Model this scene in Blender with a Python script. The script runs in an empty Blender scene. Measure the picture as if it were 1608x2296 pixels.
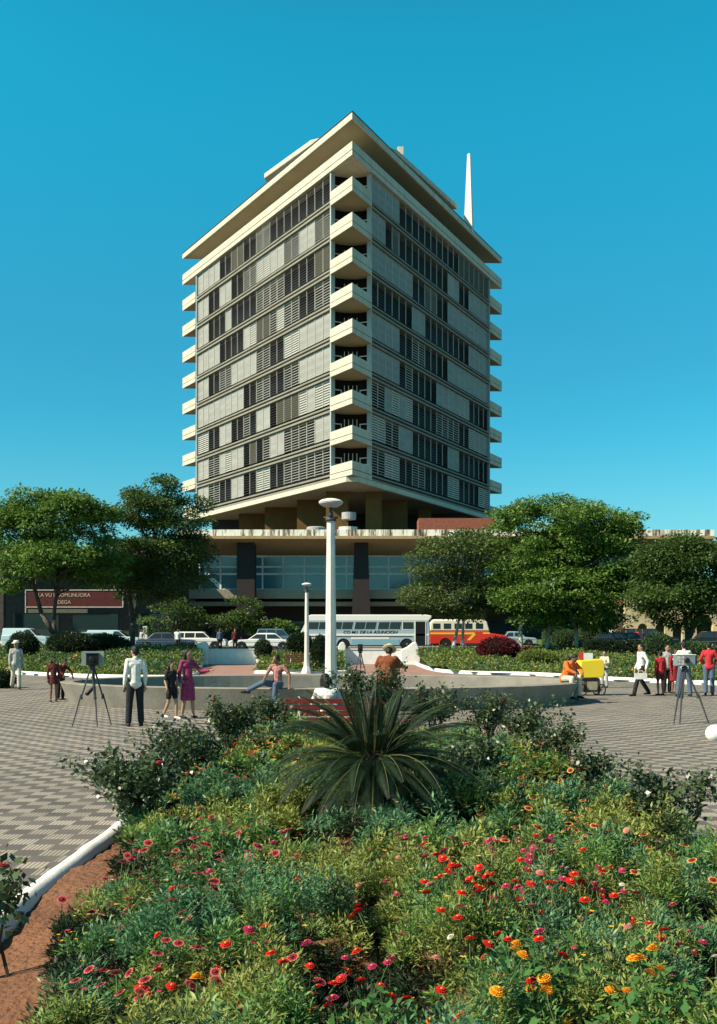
import bpy, math, random
import numpy as np
from mathutils import Vector, Matrix
R = math.radians
scene = bpy.context.scene
# ---------------------------------------------------------------- camera
cam_d = bpy.data.cameras.new("camera")
cam = bpy.data.objects.new("camera", cam_d)
scene.collection.objects.link(cam)
cam.location = (0, 0, 2.0)
cam.rotation_euler = (R(90), 0, 0)
cam_d.sensor_fit = 'HORIZONTAL'; cam_d.sensor_width = 36
cam_d.lens = 51.27; cam_d.shift_y = 0.1716
cam_d.clip_start = 0.1; cam_d.clip_end = 6000
scene.camera = cam
# ---------------------------------------------------------------- world, sun, exposure
SUN_EL, SUN_AZ = R(43), math.atan2(-math.cos(R(25)), -math.sin(R(25)))
world = bpy.data.worlds.new("World"); scene.world = world; world.use_nodes = True
wn = world.node_tree.nodes; wl = world.node_tree.links
bg = wn['Background']
sky = wn.new('ShaderNodeTexSky'); sky.sky_type = 'NISHITA'; sky.sun_disc = False
sky.sun_elevation = SUN_EL; sky.sun_rotation = SUN_AZ
sky.air_density = 1.0; sky.dust_density = 0.6; sky.ozone_density = 3.0
tint = wn.new('ShaderNodeMix'); tint.data_type = 'RGBA'; tint.blend_type = 'MULTIPLY'
tint.inputs[0].default_value = 1.0; tint.inputs[7].default_value = (0.36, 1.22, 1.02, 1)
tcw = wn.new('ShaderNodeTexCoord'); sx = wn.new('ShaderNodeSeparateXYZ'); wl.new(tcw.outputs['Generated'], sx.inputs[0])
ramp = wn.new('ShaderNodeValToRGB'); wl.new(sx.outputs[2], ramp.inputs[0]); wl.new(ramp.outputs[0], tint.inputs[7])
ramp.color_ramp.interpolation = 'EASE'; er = ramp.color_ramp.elements
er[0].position = .05; er[0].color = (.44,.93,.90,1); er[1].position = .50; er[1].color = (.10,1.50,1.33,1)
for p_, c_ in ((.22,(.19,1.0,.98,1)),(.62,(.22,.95,.9,1)),(.72,(.30,.45,.45,1)),(1.0,(.42,.45,.42,1))): q_ = er.new(p_); q_.color = c_
wl.new(sky.outputs[0], tint.inputs[6]); wl.new(tint.outputs[2], bg.inputs[0])
bg.inputs[1].default_value = 0.084
sun_d = bpy.data.lights.new("sun", 'SUN'); sun_d.energy = 5.0; sun_d.angle = R(0.5); sun_d.color = (1.0, .88, .70)
sun = bpy.data.objects.new("sun", sun_d); scene.collection.objects.link(sun)
sdir = Vector((math.sin(SUN_AZ)*math.cos(SUN_EL), math.cos(SUN_AZ)*math.cos(SUN_EL), math.sin(SUN_EL)))
sun.rotation_euler = sdir.to_track_quat('Z', 'Y').to_euler(); sun.location = (0, 0, 120)
scene.view_settings.view_transform = 'Standard'; scene.view_settings.look = 'None'
scene.view_settings.exposure = 0.75; scene.view_settings.gamma = 1.0
# ---------------------------------------------------------------- helpers
rng = np.random.default_rng(7); random.seed(7)
C = scene.collection.objects
def at(px, d): return (px-804)*d/2290          # lateral metres of a bearing at depth d
def hz(py, d): return 2+(1424-py)*d/2290       # height of a sight line at depth d
def _nt(name):
    m = bpy.data.materials.new(name); m.use_nodes = True
    return m, m.node_tree.nodes, m.node_tree.links, m.node_tree.nodes['Principled BSDF']
def mat(name, col, rough=.7, spec=.3, metal=0, var=.12, scale=3.0, bump=0.0, col2=None, detail=4, stretch=None, translucent=0, rand=0):
    """noise varied surface colour"""
    m, n, l, b = _nt(name)
    b.inputs['Roughness'].default_value = rough; b.inputs['Metallic'].default_value = metal
    b.inputs['Specular IOR Level'].default_value = spec
    geo = n.new('ShaderNodeNewGeometry')
    tc = n.new('ShaderNodeTexCoord'); mp = n.new('ShaderNodeMapping'); l.new(tc.outputs['Object'], mp.inputs[0])
    if stretch: mp.inputs['Scale'].default_value = stretch
    nz = n.new('ShaderNodeTexNoise'); nz.inputs['Scale'].default_value = scale; nz.inputs['Detail'].default_value = detail
    l.new(mp.outputs[0], nz.inputs[0])
    rp = n.new('ShaderNodeMapRange'); rp.inputs[1].default_value = .3; rp.inputs[2].default_value = .7
    l.new(nz.outputs[0], rp.inputs[0])
    mx = n.new('ShaderNodeMix'); mx.data_type = 'RGBA'
    c1 = tuple(col); c2 = tuple(col2) if col2 else tuple(max(0, c*(1-2*var)) for c in col)
    mx.inputs[6].default_value = (*c1, 1); mx.inputs[7].default_value = (*c2, 1)
    if rand:
        ad = n.new('ShaderNodeMath'); ad.operation = 'MULTIPLY_ADD'; ad.inputs[1].default_value = rand
        l.new(geo.outputs['Random Per Island'], ad.inputs[0]); 
        sc_ = n.new('ShaderNodeMath'); sc_.operation = 'MULTIPLY'; sc_.inputs[1].default_value = 1-rand
        l.new(rp.outputs[0], sc_.inputs[0]); l.new(sc_.outputs[0], ad.inputs[2]); l.new(ad.outputs[0], mx.inputs[0])
    else: l.new(rp.outputs[0], mx.inputs[0])
    l.new(mx.outputs[2], b.inputs['Base Color'])
    if bump:
        bp = n.new('ShaderNodeBump'); bp.inputs['Strength'].default_value = bump; bp.inputs['Distance'].default_value = .05
        nb = n.new('ShaderNodeTexNoise'); nb.inputs['Scale'].default_value = scale*8; nb.inputs['Detail'].default_value = 5
        l.new(mp.outputs[0], nb.inputs[0]); l.new(nb.outputs[0], bp.inputs['Height']); l.new(bp.outputs[0], b.inputs['Normal'])
    if translucent:
        tr = n.new('ShaderNodeBsdfTranslucent'); ms = n.new('ShaderNodeMixShader'); ms.inputs[0].default_value = translucent
        l.new(mx.outputs[2], tr.inputs[0]); l.new(b.outputs[0], ms.inputs[1]); l.new(tr.outputs[0], ms.inputs[2])
        l.new(ms.outputs[0], n['Material Output'].inputs[0])
    return m
def glass(name, col=(.02, .03, .035), rough=.12):
    m, n, l, b = _nt(name)
    b.inputs['Base Color'].default_value = (*col, 1); b.inputs['Roughness'].default_value = rough
    b.inputs['Specular IOR Level'].default_value = .6
    return m
class MB:
    """collects quads, boxes, tubes ... and links them as ONE mesh"""
    def __init__(s): s.v = []; s.f = []; s.m = []; s.n = 0; s.slot = 0; s.smooth = False
    def add(s, vs, fs):
        o = s.n; s.v.extend([tuple(map(float, q)) for q in vs]); s.n += len(vs)
        for f in fs: s.f.append(tuple(i+o for i in f)); s.m.append(s.slot)
        return s
    def box(s, x0, x1, y0, y1, z0, z1):
        return s.add([(x0,y0,z0),(x1,y0,z0),(x1,y1,z0),(x0,y1,z0),(x0,y0,z1),(x1,y0,z1),(x1,y1,z1),(x0,y1,z1)],
                     [(3,2,1,0),(4,5,6,7),(0,1,5,4),(1,2,6,5),(2,3,7,6),(3,0,4,7)])
    def obox(s, c, ax, ay, az, hx, hy, hz_):
        c, ax, ay, az = map(Vector, (c, ax, ay, az)); v = []
        for sz in (-1, 1):
            for sx, sy in ((-1,-1),(1,-1),(1,1),(-1,1)): v.append(c+ax*hx*sx+ay*hy*sy+az*hz_*sz)
        return s.add(v, [(3,2,1,0),(4,5,6,7),(0,1,5,4),(1,2,6,5),(2,3,7,6),(3,0,4,7)])
    def prism(s, poly, z0, z1, z1s=None):
        n = len(poly); v = [(x, y, z0) for x, y in poly]+[(x, y, (z1s[i] if z1s else z1)) for i, (x, y) in enumerate(poly)]
        return s.add(v, [tuple(range(n-1, -1, -1)), tuple(range(n, 2*n))]+[(i, (i+1) % n, n+(i+1) % n, n+i) for i in range(n)])
    def xprism(s, prof, y0, y1, inset=0, fr=.12):
        """profile in x,z extruded along y; edges pulled in near both sides"""
        n = len(prof); cx = sum(p[0] for p in prof)/n; cz = sum(p[1] for p in prof)/n; v = []
        rows = [(y0, 1-inset), (y0+fr, 1), (y1-fr, 1), (y1, 1-inset)] if inset else [(y0, 1), (y1, 1)]
        for y, k in rows: v += [(cx+(x-cx)*k, y, cz+(z-cz)*(k if inset < .2 else 1)) for x, z in prof]
        f = [tuple(range(n)), tuple(range((len(rows))*n-1, (len(rows)-1)*n-1, -1))]
        for r in range(len(rows)-1):
            for i in range(n): j = (i+1) % n; f.append((r*n+i, (r+1)*n+i, (r+1)*n+j, r*n+j))
        return s.add(v, f)
    def lathe(s, prof, c=(0,0,0), seg=20, ax=(1,0,0), ay=(0,1,0), az=(0,0,1), cap=True):
        c, ax, ay, az = map(Vector, (c, ax, ay, az)); v = []; f = []; n = len(prof)
        for r, z in prof:
            for k in range(seg):
                a = 2*math.pi*k/seg; v.append(c+ax*r*math.cos(a)+ay*r*math.sin(a)+az*z)
        for i in range(n-1):
            for k in range(seg): j = (k+1) % seg; f.append((i*seg+k, i*seg+j, (i+1)*seg+j, (i+1)*seg+k))
        if cap: f.append(tuple(range(seg-1, -1, -1))); f.append(tuple(range((n-1)*seg, n*seg)))
        return s.add(v, f)
    def tube(s, p0, p1, r0, r1=None, seg=8):
        p0, p1 = Vector(p0), Vector(p1); r1 = r0 if r1 is None else r1
        z = (p1-p0); L = z.length
        if L < 1e-6: return s
        z.normalize(); x = z.orthogonal().normalized(); y = z.cross(x)
        return s.lathe([(r0, 0), (r1, L)], p0, seg, x, y, z)
    def path(s, pts, rs, seg=6):
        for i in range(len(pts)-1): s.tube(pts[i], pts[i+1], rs[i], rs[i+1], seg)
        return s
    def ell(s, c, rx, ry, rz, seg=14, rings=8):
        pr = [(max(1e-3, math.sin(math.pi*i/rings)), -math.cos(math.pi*i/rings)) for i in range(rings+1)]
        return s.lathe(pr, c, seg, (rx,0,0), (0,ry,0), (0,0,rz))
    def cap(s, p0, r0, p1, r1, seg=10):
        """round ended tapered limb"""
        p0, p1 = Vector(p0), Vector(p1); z = p1-p0; L = max(z.length, 1e-4); z.normalize()
        x = z.orthogonal().normalized(); y = z.cross(x)
        pr = [(max(1e-4, r0*math.cos(a)), r0*math.sin(a)) for a in (-math.pi/2, -1.0, -.5, 0)]
        pr += [(max(1e-4, r1*math.cos(a)), L+r1*math.sin(a)) for a in (0, .5, 1.0, math.pi/2)]
        return s.lathe(pr, p0, seg, x, y, z)
    def build(s, name, mats, parent=None, smooth=None, loc=None, bevel=0):
        me = bpy.data.meshes.new(name); me.from_pydata(s.v, [], s.f)
        ms = mats if isinstance(mats, (list, tuple)) else [mats]
        for m in ms: me.materials.append(m)
        me.polygons.foreach_set('material_index', np.array(s.m, dtype=np.int32))
        if smooth if smooth is not None else s.smooth: me.polygons.foreach_set('use_smooth', np.ones(len(s.f), dtype=bool))
        me.update()
        o = bpy.data.objects.new(name, me); C.link(o)
        if parent: o.parent = parent
        if loc: o.location = loc
        if bevel:
            b = o.modifiers.new('bevel', 'BEVEL'); b.width = bevel; b.segments = 2; b.limit_method = 'ANGLE'
        return o
def quads(name, V, mats, mi=None, parent=None, smooth=False, tri=False):
    """V (n,4,3) loose quads (or n,3,3 triangles) -> one mesh"""
    k = 3 if tri else 4; n = len(V); me = bpy.data.meshes.new(name)
    me.vertices.add(n*k); me.vertices.foreach_set('co', np.asarray(V, dtype=np.float32).ravel())
    me.loops.add(n*k); me.loops.foreach_set('vertex_index', np.arange(n*k, dtype=np.int32))
    me.polygons.add(n); me.polygons.foreach_set('loop_start', np.arange(0, n*k, k, dtype=np.int32))
    me.polygons.foreach_set('loop_total', np.full(n, k, dtype=np.int32))
    for m in (mats if isinstance(mats, (list, tuple)) else [mats]): me.materials.append(m)
    if mi is not None: me.polygons.foreach_set('material_index', np.asarray(mi, dtype=np.int32))
    me.update(calc_edges=True)
    o = bpy.data.objects.new(name, me); C.link(o)
    if parent: o.parent = parent
    return o
def tag(o, label=None, cat=None, group=None, kind=None):
    if label: o['label'] = label
    if cat: o['category'] = cat
    if group: o['group'] = group
    if kind: o['kind'] = kind
    return o
def thing(name, label, cat, loc=(0,0,0), rz=0, group=None, scale=1):
    o = bpy.data.objects.new(name, None); C.link(o); o.empty_display_size = .2
    o.location = loc; o.rotation_euler = (0, 0, rz); o.scale = (scale,)*3
    return tag(o, label, cat, group)
def struct(o): o['kind'] = 'structure'; return o
def kids(o): return [c for c in bpy.data.objects if c.parent == o]
def dup(root, loc, rz=0, label=None, group=None, scale=None):
    r = root.copy(); C.link(r); r.location = loc; r.rotation_euler = (0, 0, rz)
    if scale: r.scale = (scale,)*3
    if label: r['label'] = label
    if group: r['group'] = group
    for ch in kids(root):
        c = ch.copy(); C.link(c); c.parent = r
        for g in kids(ch):
            d = g.copy(); C.link(d); d.parent = c
    return r
def text(name, body, size, mat_, loc, rot, parent=None, shear=0, ext=.006, sx=1):
    cu = bpy.data.curves.new(name, 'FONT'); cu.body = body; cu.size = size; cu.align_x = 'CENTER'; cu.align_y = 'CENTER'
    cu.extrude = ext; cu.shear = shear; cu.offset = size*.012
    t = bpy.data.objects.new(name+'_c', cu); C.link(t)
    dg = bpy.context.evaluated_depsgraph_get(); me = bpy.data.meshes.new_from_object(t.evaluated_get(dg))
    bpy.data.objects.remove(t); bpy.data.curves.remove(cu)
    me.materials.clear(); me.materials.append(mat_)
    o = bpy.data.objects.new(name, me); C.link(o); o.location = loc; o.rotation_euler = rot; o.scale = (sx, 1, 1)
    if parent: o.parent = parent
    return o
# ---------------------------------------------------------------- shared materials
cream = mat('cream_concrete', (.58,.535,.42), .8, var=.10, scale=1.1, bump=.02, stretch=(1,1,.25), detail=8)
soffit_shade = mat('soffit_shade_tone', (.30,.26,.16), .8, var=.08, scale=.4)  # darker olive copy of the cream, with underside shade put into its colour
white = mat('white_paint', (.74,.73,.68), .6, var=.06, scale=4)
whitewash = mat('whitewash', (.78,.76,.70), .8, var=.08, scale=2.5, bump=.1)
black = mat('black_paint', (.012,.012,.013), .5)
darkgrey = mat('dark_metal', (.05,.05,.055), .5)
rubber = mat('rubber', (.015,.015,.016), .85)
chrome = mat('chrome', (.6,.6,.6), .25, metal=.9)
glassd = glass('dark_glass')
wood_red = mat('red_slat', (.17,.02,.016), .55, var=.15, scale=6)
bark = mat('bark', (.11,.085,.065), .9, var=.25, scale=8, bump=.4)
# ================================================================ GROUND
def paving_mat():
    m, n, l, b = _nt('patterned_paving')
    tc = n.new('ShaderNodeTexCoord'); sp = n.new('ShaderNodeSeparateXYZ'); l.new(tc.outputs['Object'], sp.inputs[0])
    def math_(op, a, bb=None, c=None):
        q = n.new('ShaderNodeMath'); q.operation = op
        for i, v in enumerate((a, bb, c)):
            if v is None: continue
            if isinstance(v, (int, float)): q.inputs[i].default_value = v
            else: l.new(v, q.inputs[i])
        return q.outputs[0]
    X, Y = sp.outputs[0], sp.outputs[1]
    T = .25
    row = math_('FLOOR', math_('DIVIDE', Y, T))
    u = math_('DIVIDE', math_('ADD', X, math_('MULTIPLY', row, T*.91)), T*2)
    fu = math_('FRACT', u)
    light = math_('LESS_THAN', fu, .5)
    stripe = math_('LESS_THAN', math_('FRACT', math_('DIVIDE', X, .04)), .42)
    lt = math_('SUBTRACT', light, math_('MULTIPLY', math_('MULTIPLY', light, stripe), .85))
    joint = math_('LESS_THAN', math_('FRACT', math_('DIVIDE', Y, T)), .04)
    lt = math_('MULTIPLY', lt, math_('SUBTRACT', 1, math_('MULTIPLY', joint, .6)))
    nz = n.new('ShaderNodeTexNoise'); nz.inputs['Scale'].default_value = .35; nz.inputs['Detail'].default_value = 6; l.new(tc.outputs['Object'], nz.inputs[0])
    n2 = n.new('ShaderNodeTexNoise'); n2.inputs['Scale'].default_value = 40; n2.inputs['Detail'].default_value = 3; l.new(tc.outputs['Object'], n2.inputs[0])
    wn_ = n.new('ShaderNodeTexWhiteNoise'); wn_.noise_dimensions = '2D'
    cb = n.new('ShaderNodeCombineXYZ'); l.new(math_('FLOOR', math_('MULTIPLY', u, 2)), cb.inputs[0]); l.new(row, cb.inputs[1]); l.new(cb.outputs[0], wn_.inputs[0])
    mx = n.new('ShaderNodeMix'); mx.data_type = 'RGBA'; l.new(lt, mx.inputs[0])
    mx.inputs[6].default_value = (.115, .104, .090, 1); mx.inputs[7].default_value = (.34, .30, .24, 1)
    k = math_('MULTIPLY_ADD', nz.outputs[0], .7, .62); k = math_('MULTIPLY', k, math_('MULTIPLY_ADD', n2.outputs[0], .3, .85))
    k = math_('MULTIPLY', k, math_('MULTIPLY_ADD', wn_.outputs[0], .3, .85))
    n3 = n.new('ShaderNodeTexNoise'); n3.inputs['Scale'].default_value = 1.7; n3.inputs['Detail'].default_value = 7; n3.inputs['Roughness'].default_value = .7; l.new(tc.outputs['Object'], n3.inputs[0])
    st = n.new('ShaderNodeMapRange'); st.inputs[1].default_value = .56; st.inputs[2].default_value = .68; st.inputs[3].default_value = 1.0; st.inputs[4].default_value = .72; l.new(n3.outputs[0], st.inputs[0])
    k = math_('MULTIPLY', k, st.outputs[0])
    m2 = n.new('ShaderNodeVectorMath'); m2.operation = 'SCALE'; l.new(mx.outputs[2], m2.inputs[0]); l.new(k, m2.inputs['Scale'])
    l.new(m2.outputs[0], b.inputs['Base Color']); b.inputs['Roughness'].default_value = .8; b.inputs['Specular IOR Level'].default_value = .25
    bp = n.new('ShaderNodeBump'); bp.inputs['Strength'].default_value = .3; bp.inputs['Distance'].default_value = .01
    l.new(lt, bp.inputs['Height']); l.new(bp.outputs[0], b.inputs['Normal'])
    return m
paving = paving_mat()
def sheet(name, poly, z, m):
    b = MB(); b.add([(x, y, z) for x, y in poly], [tuple(range(len(poly)))]); return struct(b.build(name, m))
earthfar = mat('far_ground', (.10,.09,.065), .95, scale=.05, var=.2)
red_paving = mat('red_path_paving', (.33,.20,.16), .85, scale=1.2, var=.15, bump=.1)
asphalt = mat('asphalt', (.055,.055,.058), .9, scale=.8, var=.2, bump=.2)
sidewalk = mat('pavement_concrete', (.25,.235,.20), .85, scale=.7, var=.12)
lawn = mat('lawn', (.10,.17,.035), .9, scale=3, var=.25, bump=.5)
soil = mat('red_soil', (.22,.10,.05), .95, scale=2.2, var=.18, bump=1.0, detail=8)
# ground: one sheet, plaza at 0, street terrace at 0.8 beyond y=71
g = MB(); g.add([(-2500,-200,-.004),(2500,-200,-.004),(2500,71,-.004),(-2500,71,-.004),(-2500,71,.78),(2500,71,.78),(2500,4000,.78),(-2500,4000,.78)], [(0,1,2,3),(3,2,5,4),(4,5,6,7)])
struct(g.build('ground', earthfar))
sheet('plaza', [(-60,-30),(60,-30),(60,70.9),(-60,70.9)], .0, paving)
sheet('path', [(-7.9,45.5),(4.9,50.5),(4.3,70.8),(-10.9,70.8)], .005, red_paving)
sheet('road', [(-200,76.5),(200,76.5),(200,92),(-200,92)], .785, asphalt)
s_ = MB(); s_.box(-200,200,92,130,.77,.92); s_.box(-200,200,74.2,76.5,.77,.92); struct(s_.build('pavement', sidewalk))
# kerbs
def kerb(name, pts, w=.2, h=.16, m=whitewash, z=0):
    b = MB(); n = 6
    P = [Vector((x, y, 0)) for x, y in pts]; V = []; F = []
    for i, p in enumerate(P):
        d = (P[min(i+1, len(P)-1)]-P[max(i-1, 0)]).normalized(); s = Vector((-d.y, d.x, 0))
        for k in range(n+1):
            a = math.pi*k/n; V.append(p+s*math.cos(a)*w/2+Vector((0, 0, z+h*(.25+.75*math.sin(a)) if 0 < k < n else z-.02)))
    for i in range(len(P)-1):
        for k in range(n): a = i*(n+1)+k; F.append((a, a+1, a+n+2, a+n+1))
    F.append(tuple(range(n+1))); F.append(tuple(range(len(V)-1, len(V)-n-2, -1)))
    b.add(V, F); return struct(b.build(name, m, smooth=True))
def seg_pts(pts, step=1.0):
    out = []
    for (a, b_) in zip(pts[:-1], pts[1:]):
        n = max(1, int(math.dist(a, b_)/step)); out += [(a[0]+(b_[0]-a[0])*i/n, a[1]+(b_[1]-a[1])*i/n) for i in range(n)]
    return out+[pts[-1]]
def smooth_pts(pts, k=2):
    for _ in range(k):
        q = [pts[0]]
        for a, b_ in zip(pts[:-1], pts[1:]): q += [(a[0]*.75+b_[0]*.25, a[1]*.75+b_[1]*.25), (a[0]*.25+b_[0]*.75, a[1]*.25+b_[1]*.75)]
        pts = q+[pts[-1]]
    return pts
# near flower bed -------------------------------------------------
BX0, BX1, BY1 = -2.38, 2.92, 17.4
def wob(p, s): return [(x+math.sin(y*1.3+s)*.02+rng.normal(0, .006), y) for x, y in p]
kerb('kerb', wob(seg_pts([(BX0, 2.5), (BX0, BY1)], .25), 1), .19, .15)
kerb('kerb', wob(seg_pts([(BX1, 2.5), (BX1, BY1)], .25), 2), .19, .15)
kerb('kerb', seg_pts([(BX0, BY1), (BX1, BY1)], .3), .2, .15)
def bed_h(x, y):
    return .05+.04*np.sin(x*2.1+y*.7)+.03*np.sin(y*2.3-x)+.09*np.clip(1-np.abs((x-.3)/2.6), 0, 1)
def grid(name, x0, x1, y0, y1, nx, ny, hf, m):
    xs = np.linspace(x0, x1, nx); ys = np.linspace(y0, y1, ny); b = MB()
    b.add([(x, y, hf(x, y)) for y in ys for x in xs], [(j*nx+i, j*nx+i+1, (j+1)*nx+i+1, (j+1)*nx+i) for j in range(ny-1) for i in range(nx-1)])
    return b.build(name, m, smooth=True)
struct(grid('soil', BX0+.04, BX1-.04, 2.4, BY1, 60, 160, lambda x, y: float(bed_h(x, y)+rng.normal(0, .006)), soil))
# basin -----------------------------------------------------------
BC, BA, BB = (-1.1, 31.2), 7.9, 4.8
basin_c = mat('basin_concrete', (.29,.265,.22), .9, spec=.1, scale=1.6, var=.16, bump=.15)
b = MB(); N = 96
prof = [(.26, 0), (0, .60), (.05, .62), (.36, .62), (.40, .60), (.40, .06)]
for k in range(N):
    a = 2*math.pi*k/N
    for o_, z in prof: b.add([(BC[0]+(BA-o_)*math.cos(a), BC[1]+(BB-o_)*math.sin(a), z)], [])
nP = len(prof)
for k in range(N):
    j = (k+1) % N
    for i in range(nP-1): b.f.append((k*nP+i, j*nP+i, j*nP+i+1, k*nP+i+1)); b.m.append(0)
o = b.build('round_basin', basin_c); tag(o, 'wide low oval concrete basin wall in the middle of the plaza', 'basin')
fl = MB(); fl.add([(BC[0]+(BA-.42)*math.cos(2*math.pi*k/N), BC[1]+(BB-.42)*math.sin(2*math.pi*k/N), .03) for k in range(N)], [tuple(range(N))]).build('basin_floor', mat('basin_floor_render', (.06,.065,.055), .7), o)
# beds behind the basin -------------------------------------------
left_k = smooth_pts([(-32,66),(-22,57),(-17.2,52),(-13.8,48.7),(-10.8,47.0),(-8.2,46.8),(-7.7,48.5),(-10.6,68.8)])
right_k = smooth_pts([(3.9,68.8),(4.1,57),(4.9,53.2),(6.5,51.6),(9.0,50.6),(11,44.6),(14.2,40.8),(20,37),(34,33)])
mid_k = [(-1.0,68.8),(-.7,53.2),(-5.3,53.0),(-6.5,68.8)]
for p in (left_k, right_k): kerb('kerb', p, .26, .17)
kerb('kerb', mid_k, .26, .17)
def inside(poly, x, y):
    c = np.zeros(x.shape, bool); n = len(poly)
    for i in range(n):
        (x1, y1), (x2, y2) = poly[i], poly[(i+1) % n]
        cond = ((y1 > y) != (y2 > y)) & (x < (x2-x1)*(y-y1)/(y2-y1+1e-12)+x1); c ^= cond
    return c
polyL = left_k+[(-10.6,74),(-45,74)]
polyR = right_k+[(60,33),(60,74),(3.9,74)]
polyM = mid_k
def bank(x, y): return np.clip((y-50)/(71-50), 0, 1)*.74+.06
def bed_mesh(poly, name):
    xs = [p[0] for p in poly]; ys = [p[1] for p in poly]
    b = MB(); st = .9; nx = int((max(xs)-min(xs))/st)+1; ny = int((max(ys)-min(ys))/st)+1
    X = min(xs)+np.arange(nx)*st; Y = min(ys)+np.arange(ny)*st; XX, YY = np.meshgrid(X, Y)
    ok = inside(poly, XX+st/2, YY+st/2)
    b.add([(x, y, float(bank(x, y))) for y in Y for x in X], [(j*nx+i, j*nx+i+1, (j+1)*nx+i+1, (j+1)*nx+i) for j in range(ny-1) for i in range(nx-1) if ok[j, i]])
    return struct(b.build(name, lawn, smooth=True))
for p in (polyL, polyM, polyR): bed_mesh(p, 'planted_bank')
# lawn beyond the street level on the far right
sheet('lawn', [(13,74.0),(60,74.0),(60,76.4),(13,76.4)], .95, lawn)
gm = grid('lawn', 13.5, 30, 92.5, 104, 18, 12, lambda x, y: .93+.05*math.sin(x)+.08*max(0, y-93), lawn); struct(gm)
# ================================================================ HOTEL
TIP = Vector((-.64, 104, 0)); eL = Vector((-.526, .851, 0)).normalized(); eR = Vector((.459, .889, 0)).normalized(); S = 45.6
nL = Vector((-eL.y, eL.x, 0)); nL = nL if nL.x < 0 else -nL
nR = Vector((eR.y, -eR.x, 0)); nR = nR if nR.x > 0 else -nR
hotel = thing('hotel_building', 'tall triangular concrete hotel tower of slatted floors standing on a wide podium', 'building', (0, 104, 0))
HL = Vector((0, 104, 0))
class HB(MB):
    def build(s, name, m, parent=hotel, **k):
        s.v = [(x-HL.x, y-HL.y, z) for x, y, z in s.v] if parent is hotel else s.v
        return super().build(name, m, parent, **k)
far = TIP+eL*S, TIP+eR*S
eB = (far[1]-far[0]).normalized(); nB = Vector((-eB.y, eB.x, 0)); nB = nB if nB.y > 0 else -nB
def tri(ins, cut=0):
    """triangle with sides moved in by ins, corners cut by `cut` along the sides"""
    cs = [(TIP, eL, eR), (far[0], -eL, eB), (far[1], -eB, -eR)]
    out = []
    for c, a, b_ in cs:
        ang = a.angle(b_); c2 = c+(a+b_).normalized()*ins/math.sin(ang/2)
        if cut: out += [c2+b_*(cut), c2+a*(cut)] if c is TIP else [c2+a*cut, c2+b_*cut]
        else: out.append(c2)
    return [(p.x, p.y) for p in out]
CUT = 4.5; FH = 3.62; ZT = 50.95
def zb(k): return ZT-FH*k
# roof
b = HB(); b.prism(tri(0), 54.6, 55.3); b.build('roof', [cream])
b = HB(); b.prism(tri(.15), 54.55, 54.6); b.build('roof_soffit', soffit_shade)  # thin underside layer in the shade-darkened tone
b = HB(); b.prism(tri(-.06), 55.3, 55.38); b.build('roof_edge', darkgrey)
# top parapet band with a groove
b = HB(); b.prism(tri(0), 50.95, 51.45); b.prism(tri(.12), 51.45, 51.56); b.prism(tri(0), 51.56, 52.34); b.build('top_parapet', cream)
dark_wall = mat('dark_wall', (.045,.04,.036), .8)
b = HB(); b.prism(tri(9.5), 52.34, 54.55); b.build('terrace_wall', mat('terrace_wall_render', (.20,.17,.11), .8))
for side, nn, e in ((0, nL, eL), (1, nR, eR)):
    for i in range(6):
        p = TIP+e*(6+i*6.6)-nn*.35; b = HB(); b.obox(p+Vector((0,0,52.5)), e, nn, (0,0,1), .16, .14, .17); b.build('roof_post', darkgrey)
# glass core behind the slats
core_glass = mat('core_glass', (.010,.009,.009), .6, spec=.1, var=.3, scale=.3)
b = HB(); b.prism(tri(1.15, CUT+.2), 18.3, 50.95); b.build('curtain_wall', core_glass)
# floor slabs (three corners cut away, the balconies fill them)
slab_m = mat('slab_edge', (.25,.24,.19), .8, var=.1, scale=.8); slab_d = mat('slab_groove', (.05,.045,.04), .8)
def band(z):
    b = HB(); b.prism(tri(.12, CUT), z+.0, z+.22); b.prism(tri(.12, CUT), z+.44, z+.62)
    b.slot = 1; b.prism(tri(.36, CUT-.2), z+.22, z+.44); b.prism(tri(.8, CUT-.2), z+.62, z+.88); return b
for k in range(1, 10): band(zb(k)).build('floor_slab', [slab_m, slab_d])
# soffit slab
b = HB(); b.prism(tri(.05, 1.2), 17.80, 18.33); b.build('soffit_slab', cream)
b = HB(); b.prism(tri(.2, 1.2), 17.75, 17.80); b.build('soffit_shade_layer', mat('tower_soffit_shade', (.36,.32,.22), .8, var=.1))  # lower layer coloured darker to imitate shade below the tower
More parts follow.
